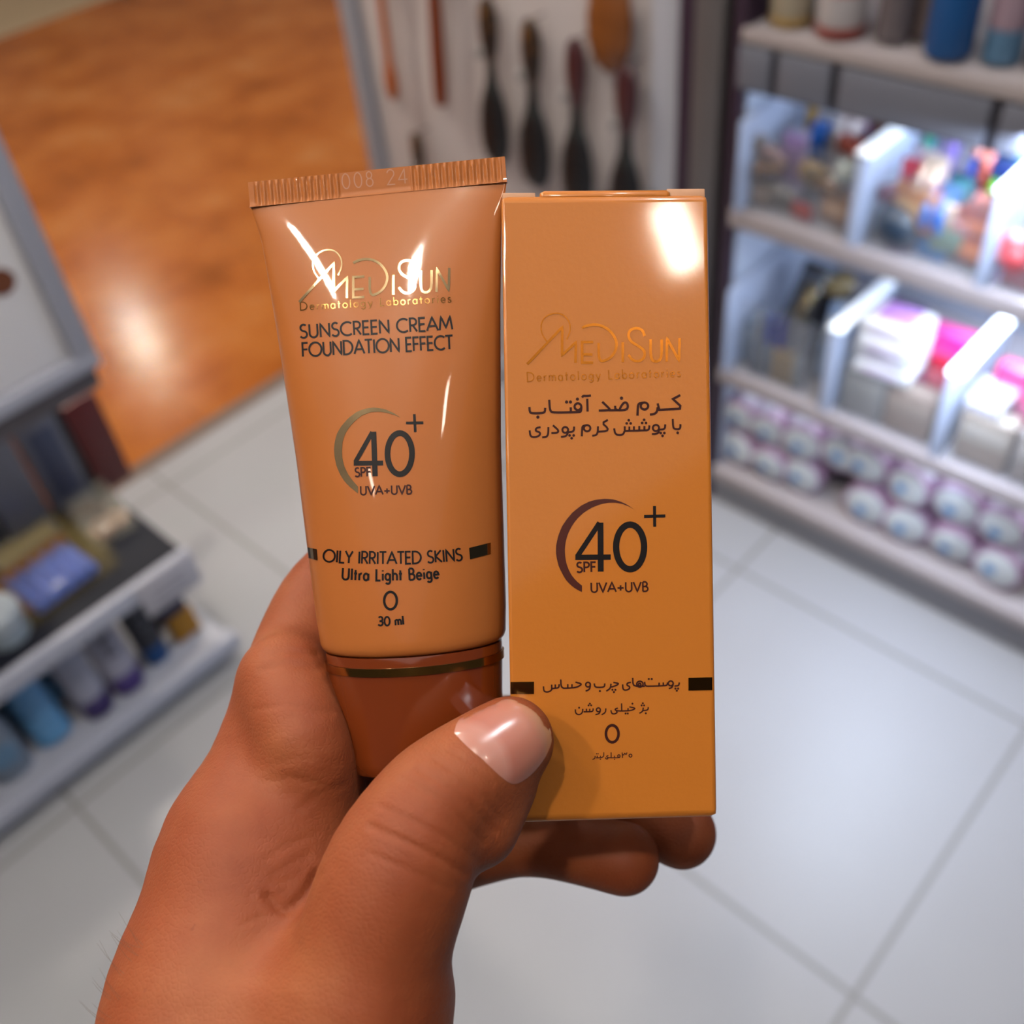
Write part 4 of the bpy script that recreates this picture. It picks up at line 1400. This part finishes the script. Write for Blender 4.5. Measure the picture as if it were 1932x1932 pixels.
def place_bags(lst, row, master=None):
    for i, (y, z, r) in enumerate(lst):
        lab = 'white and mauve cotton pad bag, %s, %s row' % (ORD[i], row)
        rot = (random.uniform(-.5, .5), math.radians(random.uniform(-9, 2)), random.uniform(-.16, .16))
        x = XF + .028 + random.uniform(0, .012)
        if master is None:
            t = master = thing('cotton_pad_bag', lab, 'cotton pads', (x, y, z), rot, 'bags of cotton pads on the bottom shelf')
            bm_ = MB().lathe([(.98, 0), (1.0, .06), (1.0, 2.4), (.8, 2.9), (.3, 3.2), (.34, 3.6)], 28, R(90, 'Y')).build('bag_film', mat('mauve_film', srgb(186, 150, 182), .25), t)
            MB().lathe([(.55, -.14), (.74, -.09), (.86, -.01), (.86, .2)], 28, R(90, 'Y')).build('pad_face', plain(222, 226, 232, .7), t)
            MB().lathe([(.20, -.16), (.24, -.15), (.24, -.10)], 20, T(0, .18, -.12) @ R(90, 'Y')).build('badge', plain(70, 150, 214, .5), t)
            MB().box((.3, -.45, .86), (1.5, .45, 1.02), .02).build('label_patch', plain(206, 196, 214, .4), t)
            t.scale = (r, r, r)
        else:
            t = master.copy()
            COL.objects.link(t)
            t.location, t.rotation_euler, t.scale = (x, y, z), rot, (r, r, r)
            t['label'] = lab
            for ch_ in master.children:
                c_ = ch_.copy()
                COL.objects.link(c_)
                c_.parent = t
    return master


mb_ = place_bags(low, 'lower')
place_bags(upp, 'upper', mb_)

# ------------------------------------------------------------------ post and brush display next to the shelf unit
t = thing('gondola_post', 'tall grey post between two dark boards, left of the shelf unit', 'post', (1.42, .95, 0))
MB().box((0, -.028, 0), (.05, .028, 1.9), .004).build('upright', M_POST, t)
MB().box((.01, .028, 0), (.40, .064, 1.9), .002).build('dark_board', M_PURP, t)
PXF = 1.47
t = thing('brush_display', 'pale framed display board hung with hair brushes behind the tube', 'display board', (PXF, 1.47, 0))
MB().box((0, -.40, .02), (.02, .44, 1.9), .002).build('panel', M_PEG, t)
MB().box((-.02, -.452, 0), (.03, -.385, 1.9), .004).build('frame_side', M_PFR2, t)
MB().box((-.02, .415, 0), (.03, .465, 1.9), .004).build('frame_side', M_PFR, t)
MB().box((-.03, -.452, 0), (.03, .465, .06), .004).build('base', M_PFR, t)


def hook(t, z):
    MB().tube([(.0395, 0, z), (-.012, 0, z), (-.02, 0, z + .006)], .002, 8).build('hook', M_METAL, t)


def brush(px_, py_, label, cols, L=.24, tilt=0.0, group='dark hair brushes on the display board', s=1.0):
    """a paddle brush hanging by its handle from a hook: patterned handle, narrow neck, wide black bristle head"""
    p = at(px_, py_, 0, 1.43)
    t = thing('hair_brush', label, 'hair brush', (1.43, p.y, p.z), (math.radians(tilt), 0, 0), group)
    hcol, ncol = cols
    M1 = Matrix.Diagonal((.55, 1, 1, 1))
    prof = [(.010, -.125), (.016, -.11), (.022, -.085), (.024, -.055), (.023, -.03), (.018, -.010), (.007, .0)]
    MB().lathe([(r * s, z * s) for r, z in prof], 20, M1).build('handle', hcol, t)
    MB().lathe([(r * s, z * s) for r, z in [(.024, -.185), (.016, -.165), (.0125, -.145), (.012, -.124)]], 20, M1).build('neck', ncol, t)
    h_ = MB().lathe([(r * s, z * s) for r, z in [(.008, -.335), (.026, -.325), (.037, -.30), (.039, -.26), (.034, -.215), (.0245, -.184)]], 24, Matrix.Diagonal((.40, 1, 1, 1))).build('brush_head', M_BLACK, t)
    g = MB()
    for a in range(7):
        for b_ in range(5):
            z = (-.315 + a * .017) * s
            y = (-.02 + b_ * .01) * s
            g.tube([(-.010, y, z), (-.026, y, z)], [.0011, .0008], 5)
    g.build('bristles', M_BLACK, h_)
    MB().lathe([(.0085 * s, -.058 * s), (.0095 * s, -.05 * s), (.0085 * s, -.042 * s)], 16, T(-.009 * s, .004, -.06 * s) @ R(20, 'X')).build('handle_window', plain(176, 170, 168, .3), t)
    hook(t, -.004)
    return t


M_BLACK = mat('black_plastic', srgb(22, 21, 25), .45)
M_LEO = mat('leopard_handle', srgb(90, 62, 34), .35)
_tc = nd(M_LEO, 'ShaderNodeTexCoord')
lk(M_LEO, ramp(M_LEO, noise(M_LEO, 60, 2, _tc.outputs['Object']), [(.46, srgb(26, 22, 22)), (.54, srgb(70, 50, 36)), (.68, srgb(140, 92, 40))]), M_LEO.node_tree.nodes['Principled BSDF'].inputs['Base Color'])
M_NECK = mat('grey_black', srgb(44, 46, 46), .4)
M_WINE = mat('wine_handle', srgb(84, 40, 44), .35)
brush(918, -8, 'dark patterned brush with its head hidden behind the tube seam, leftmost of four', (M_LEO, M_NECK), tilt=3, s=1.0)
brush(1000, 34, 'dark patterned brush above the gap between tube and carton, second of four', (M_LEO, M_NECK), tilt=2.5)
brush(1086, 72, 'wine and black brush below the wooden paddle, third of four', (M_WINE, M_NECK), tilt=2)
brush(1182, 122, 'dark brush beside the white frame, rightmost of four', (M_WINE, M_NECK), tilt=1)
brush(784, 250, 'dark brush with only its handle tip showing above the tube seam', (M_LEO, M_NECK), tilt=3, s=.8)
M_WOOD = mat('wood_brown', srgb(150, 84, 34), .4)
_tc = nd(M_WOOD, 'ShaderNodeTexCoord')
lk(M_WOOD, mixc(M_WOOD, noise(M_WOOD, 30, 4, _tc.outputs['Object']), srgb(120, 62, 22), srgb(168, 100, 44)), M_WOOD.node_tree.nodes['Principled BSDF'].inputs['Base Color'])
M_WOOD2 = mat('wood_orange', srgb(196, 98, 24), .5, 0.0, Specular_IOR_Level=.2)
M_WOOD3 = mat('wood_red', srgb(138, 56, 16), .5, 0.0, Specular_IOR_Level=.2)


def wooden(name, label, px_, py_, m, prof, flat=.5, tilt=0, L=None, head=None):
    """hangs from a hook above; px,py = the lowest visible point"""
    p = at(px_, py_, 0, 1.435)
    t = thing(name, label, 'hair brush', (1.435, p.y, p.z), (math.radians(tilt), 0, 0), 'wooden brushes on the display board')
    MB().lathe(prof, 20, Matrix.Diagonal((flat, 1, 1, 1))).build('shaft' if head is None else 'paddle', m, t)
    top = prof[-1][1]
    if head == 'up':
        MB().lathe([(.010, top - .001), (.009, top + .05), (.012, top + .11), (.006, top + .125)], 16).build('handle', m, t)
        top += .125
    else:
        MB().lathe([(.012, top - .001), (.022, top + .02), (.024, top + .08), (.012, top + .1)], 20, Matrix.Diagonal((.5, 1, 1, 1))).build('head', m, t)
        top += .1
    hook(t, top - .006)
    return t


wooden('wooden_brush', 'orange wooden brush with a thin shaft, beside the left frame', 742, 188, M_WOOD2, [(.006, 0), (.015, .010), (.0175, .04), (.014, .07), (.0105, .09), (.0105, .24)], .6, 4)
wooden('wooden_brush', 'reddish brown wooden stick brush, second from the left frame', 832, 200, M_WOOD3, [(.008, 0), (.016, .008), (.0175, .05), (.016, .22)], .6, 6)
wooden('paddle_brush', 'big brown wooden paddle brush at the top of the board', 1148, 136, M_WOOD, [(.010, 0), (.032, .014), (.047, .05), (.049, .09), (.041, .135), (.016, .165)], .35, 3, head='up')

# ------------------------------------------------------------------ white stand at the left
SY = 1.35
t = st = thing('display_stand', 'white display stand with two shelves of toiletries at the left', 'display stand', (0, SY, 0))


def sbox(n, m, lo, hi, bev=.003, par=None):
    return MB().box((lo[0], lo[1] - SY, lo[2]), (hi[0], hi[1] - SY, hi[2]), bev).build(n, m, par or st)


sbox('bottom_shelf', M_STW, (-.7, SY + .02, .03), (.47, 1.78, .055))
sbox('bottom_edge', M_STW, (-.7, SY, .028), (.478, SY + .03, .070), .006)
sbox('kick_strip', M_DARK, (-.7, SY + .05, 0), (.44, SY + .09, .03), .002)
sbox('middle_shelf', M_TOPG, (-.7, SY + .012, .300), (.452, 1.66, .324))
sbox('price_fascia', M_STW, (-.7, SY - .004, .288), (.458, SY + .012, .330), .004)
sbox('back_panel', M_STW, (-.7, 1.665, .03), (.30, 1.68, 1.2))
for x in (-.35, .06):
    sbox('upright', M_STW, (x, 1.68, 0), (x + .04, 1.72, 1.25))
t = thing('price_card', 'white price card hanging below the edge of the middle shelf at the left', 'price card', (.40, SY - .006, .29))
MB().box((-.058, -.0015, -.040), (.058, .0005, .038), .0005).build('card', plain(206, 202, 212, .5), t)
for k in range(3):
    MB().box((-.035, -.0021, -.030 + k * .02), (.03, -.0015, -.026 + k * .02)).build('print_line', plain(150, 146, 160, .5), t)
t = thing('display_board', 'white framed board with a brown dot above the left shelves', 'display board', (.455, SY, .735))
fr = .032
MB().box((-1.1, 0, 0), (0, .05, .026), .004).build('frame', M_STW, t)
MB().box((-.034, 0, .026), (0, .05, .62), .004).build('frame', M_STW, t)
MB().box((-1.1, 0, .62), (0, .05, .65), .004).build('frame', M_STW, t)
MB().box((-1.1, .018, .026), (-.034, .03, .62), .001).build('panel', mat('board_white', (.72, .7, .71), .5), t)
MB().box((-1.1, .006, -.034), (-.012, .05, -.0005), .003).build('under_shadow', plain(92, 84, 90, .4), t)  # dark strip painted for the shadow gap below the board
dp = at(2, 532, 1, SY + .018)
MB().lathe([(.019, 0), (.019, .0015)], 28, T(dp.x - .455, .0165, dp.z - .735) @ R(90, 'X') @ T(0, 0, -.0012)).build('brown_dot', plain(140, 74, 36, .5), t)
MB().box((-1.1, .05, -.03), (-.40, .30, .0), .003).build('bracket', M_STW, t)

# things on the middle shelf
ZM = .3247
t = thing('red_box', 'dark red box standing at the back right corner of the middle shelf', 'box', (.470, 1.63, ZM), (0, 0, 0))
MB().box((-.03, -.02, 0), (.036, .02, .205), .002).build('box_body', plain(112, 22, 20, .4), t)
MB().box((.0362, -.018, .004), (.0372, .018, .201), .0003).build('side_label', plain(170, 50, 24, .4), t)
carton_pack(.385, 1.62, ZM, .075, .04, .235, (120, 122, 138), 'grey box with a slate blue panel left of the red box', 'toiletry_box', None, grp='boxes on the middle shelf')
bx_ = bpy.data.objects[[o.name for o in bpy.data.objects if o.get('label', '').startswith('grey box with a slate')][0]]
MB().box((-.022, -.0212, .05), (.025, -.0198, .20), .0004).build('slate_panel', plain(74, 82, 112, .4), bx_)
carton_pack(.30, 1.615, ZM, .078, .04, .225, (132, 134, 148), 'pale grey box at the left picture edge beside the panelled box', 'toiletry_box', None, grp='boxes on the middle shelf')
t = thing('toiletry_box', 'thin black strip for the shade in the gap between grey and red box', 'pack', (.431, 1.632, ZM), group='boxes on the middle shelf')  # shade between two boxes built as a black strip, no product there
MB().box((-.007, -.02, 0), (.007, .02, .215), .001).build('box_body', plain(32, 27, 31, .4), t)
MB().box((-.0055, -.0208, .02), (.0055, -.0199, .19), .0002).build('gap_shade', plain(46, 40, 46, .4), t)
t = thing('sponge_pack', 'clear pack with wavy blue sponges lying on the middle shelf', 'pack', (.262, 1.475, ZM), (0, 0, math.radians(4)))
g = MB()
n1, n2 = 36, 8
vs, fs = [], []
for i in range(n1 + 1):
    for j in range(n2 + 1):
        u_, v_ = i / n1, j / n2
        vs.append((-.062 + .124 * u_, -.05 + .1 * v_, .022 + .009 * math.sin(u_ * 2 * math.pi * 5) + .014 * math.sin(math.pi * u_) * math.sin(math.pi * v_)))
for i in range(n1):
    for j in range(n2):
        a = i * (n2 + 1) + j
        fs.append((a, a + n2 + 1, a + n2 + 2, a + 1))
g.add(vs, fs)
g.box((-.06, -.048, .004), (.06, .048, .014), .003)
g.build('blue_sponges', plain(84, 130, 236, .6), t)
MB().box((-.085, -.03, .002), (-.03, .085, .006), .001).build('brown_insert', plain(132, 66, 24, .5), t)
MB().box((-.06, .052, .003), (.07, .085, .022), .004).build('brown_insert', plain(128, 62, 24, .5), t)
MB().box((-.098, -.068, .001), (.098, .115, .046), .012).build('clear_film', clear('yellowed_film', srgb(206, 182, 110), .14, .12), t)
t = thing('sponge_pack', 'clear bag of beige and brown bath scrunchies on the right of the middle shelf', 'pack', (.400, 1.545, ZM), (0, 0, math.radians(-8)))
for x, y, r, c in ((-.012, -.035, .024, (196, 150, 120)), (.020, -.028, .022, (204, 160, 130)), (.0, .018, .026, (110, 76, 66)), (-.02, .052, .022, (120, 92, 84))):
    MB().torus(r * .6, r * .36, T(x, y, r * .4 + .003) @ R(10, 'X'), 30, 8, .25, 9).build('bath_puff', plain(*c, .7), t)
MB().box((-.045, -.07, .001), (.045, .085, .036), .012).build('clear_film', M_FILM, t)
t = thing('cream_jar', 'round pale blue jar at the front left of the middle shelf', 'jar', (.148, 1.432, ZM))
MB().lathe([(.035, 0), (.039, .004), (.039, .035), (.034, .04)], 30).build('jar_body', plain(186, 200, 214, .25), t)
MB().lathe([(.040, .0402), (.041, .044), (.041, .062), (.037, .066)], 30).build('lid', plain(206, 216, 226, .3), t)
t = thing('soap_pack', 'clear yellow pack at the back of the middle shelf beside the grey box', 'pack', (.262, 1.58, ZM), (0, 0, math.radians(5)))
MB().box((-.05, -.025, .002), (.06, .025, .03), .006).build('soap_bars', plain(176, 150, 70, .5), t)
MB().box((-.06, -.03, .0), (.07, .03, .036), .008).build('clear_film', M_FILM, t)

# tubes and bottles on the bottom shelf: they stand on their caps, sloping back
ZS = .0557


def cap_tube(px_, y, hgt, w, col, capc, label, band=None, lean=-14, mark=None, name='toiletry_tube'):
    """px_: picture x of the cap's foot"""
    x = px_
    t = thing(name, label, 'tube', (x, y - .012, ZS + .66 * 1.22 * w * math.sin(math.radians(-lean))), (math.radians(lean), 0, math.radians(random.uniform(-4, 4))), 'toiletry tubes on the bottom shelf')
    t.scale = (1.22, 1.22, 1.22)
    vs, fs = [], []
    seg, lv = 28, 12
    for j in range(lv + 1):
        v = j / lv
        a_, b_ = w * (1 + .12 * v), w * .62 * (1 - v ** 1.6) + .0012
        for i in range(seg):
            an = 2 * math.pi * i / seg
            vs.append((a_ * math.cos(an), b_ * math.sin(an), hgt * .2 + .0008 + hgt * .8 * v))
    for j in range(lv):
        for i in range(seg):
            fs.append((j * seg + i, j * seg + (i + 1) % seg, (j + 1) * seg + (i + 1) % seg, (j + 1) * seg + i))
    fs += [tuple(range(seg - 1, -1, -1)), tuple(lv * seg + i for i in range(seg))]
    MB().add(vs, fs).build('tube_body', plain(*col, .35), t)
    MB().lathe([(w * .86, 0), (w * .92, .003), (w * .98, hgt * .2)], 28, Matrix.Diagonal((1, .66, 1, 1))).build('cap', plain(*capc, .3), t)
    if band:
        MB().box((-w * 1.05, -w * .16, hgt * .80), (w * 1.05, w * .16, hgt * .93), .001).build('top_band', plain(*band, .4), t)
    if mark:
        g = MB()
        for k in range(3):
            zz = hgt * (.42 + .10 * k)
            g.tube([(-w * .3, -w * .60, zz), (-w * .1, -w * .62, zz + hgt * .05), (w * .1, -w * .62, zz - hgt * .01), (w * .34, -w * .60, zz + hgt * .04)], .0016, 6)
        g.build('script_mark', plain(*mark, .5), t)
    return t


cap_tube(.272, 1.425, .175, .026, (176, 174, 194), (86, 66, 140), 'white tube with a purple cap and a dark script mark on the bottom shelf', (196, 184, 130), mark=(50, 48, 66))
cap_tube(.204, 1.422, .175, .025, (172, 172, 192), (72, 56, 116), 'white tube with a dark purple cap, left of the one with the script mark', (190, 180, 150))
cap_tube(.345, 1.440, .165, .021, (36, 40, 54), (30, 82, 146), 'black tube with a bright blue cap on the bottom shelf', mark=(130, 130, 145))
cap_tube(.398, 1.530, .16, .020, (34, 30, 34), (26, 24, 30), 'plain black tube behind the yellow box', lean=-6)
t = thing('toiletry_box', 'yellow box with a navy top at the right end of the bottom shelf', 'box', (.418, 1.445, ZS + .003), (math.radians(-8), 0, 0))
t.scale = (1.25, 1.2, 1.2)
MB().box((-.022, -.018, 0), (.022, .018, .052), .003).build('box_body', plain(206, 142, 16, .4), t)
MB().box((-.030, -.019, .0525), (.018, .022, .10), .006).build('navy_top', plain(24, 20, 66, .35), t)
for i, (x, y, lab) in enumerate(((.118, 1.425, 'front'), (.152, 1.505, 'middle'), (.176, 1.60, 'back'))):
    t = thing('wipes_pack', 'sky blue pack with ribbed bands, %s of three on the bottom shelf' % lab, 'pack', (x, y, ZS + .0075), (math.radians(-16), 0, math.radians(4)), 'blue ribbed packs on the bottom shelf')
    g = MB()
    for k in range(7):
        g.lathe([(.031, k * .020), (.034, k * .020 + .004), (.034, k * .020 + .016), (.031, k * .020 + .02)], 24, Matrix.Diagonal((1.0, .72, 1, 1)))
    g.build('pack_body', plain(104, 168, 222, .3), t)
    MB().lathe([(.026, .1405), (.028, .143), (.028, .165), (.024, .168)], 24, Matrix.Diagonal((1, .72, 1, 1))).build('lid', plain(30, 40, 86, .3), t)
for x, y, c, lab in ((.03, 1.425, (150, 164, 184), 'frosted blue grey bottle at the left edge of the bottom shelf'), (.072, 1.53, (130, 148, 170), 'frosted bottle behind the blue grey one at the left edge')):
    t = thing('lotion_bottle', lab, 'bottle', (x, y, ZS), (math.radians(-6), 0, 0))
    MB().lathe([(.034, 0), (.037, .005), (.037, .11), (.026, .135), (.014, .142)], 28, Matrix.Diagonal((1, .7, 1, 1))).build('bottle_body', plain(*c, .2), t)
    MB().lathe([(.016, .1425), (.017, .145), (.017, .17), (.015, .173)], 20).build('lid', plain(176, 190, 206, .3), t)
    MB().box((-.022, -.0275, .04), (.022, -.0225, .085), .001).build('label_patch', plain(110, 150, 186, .4), t)
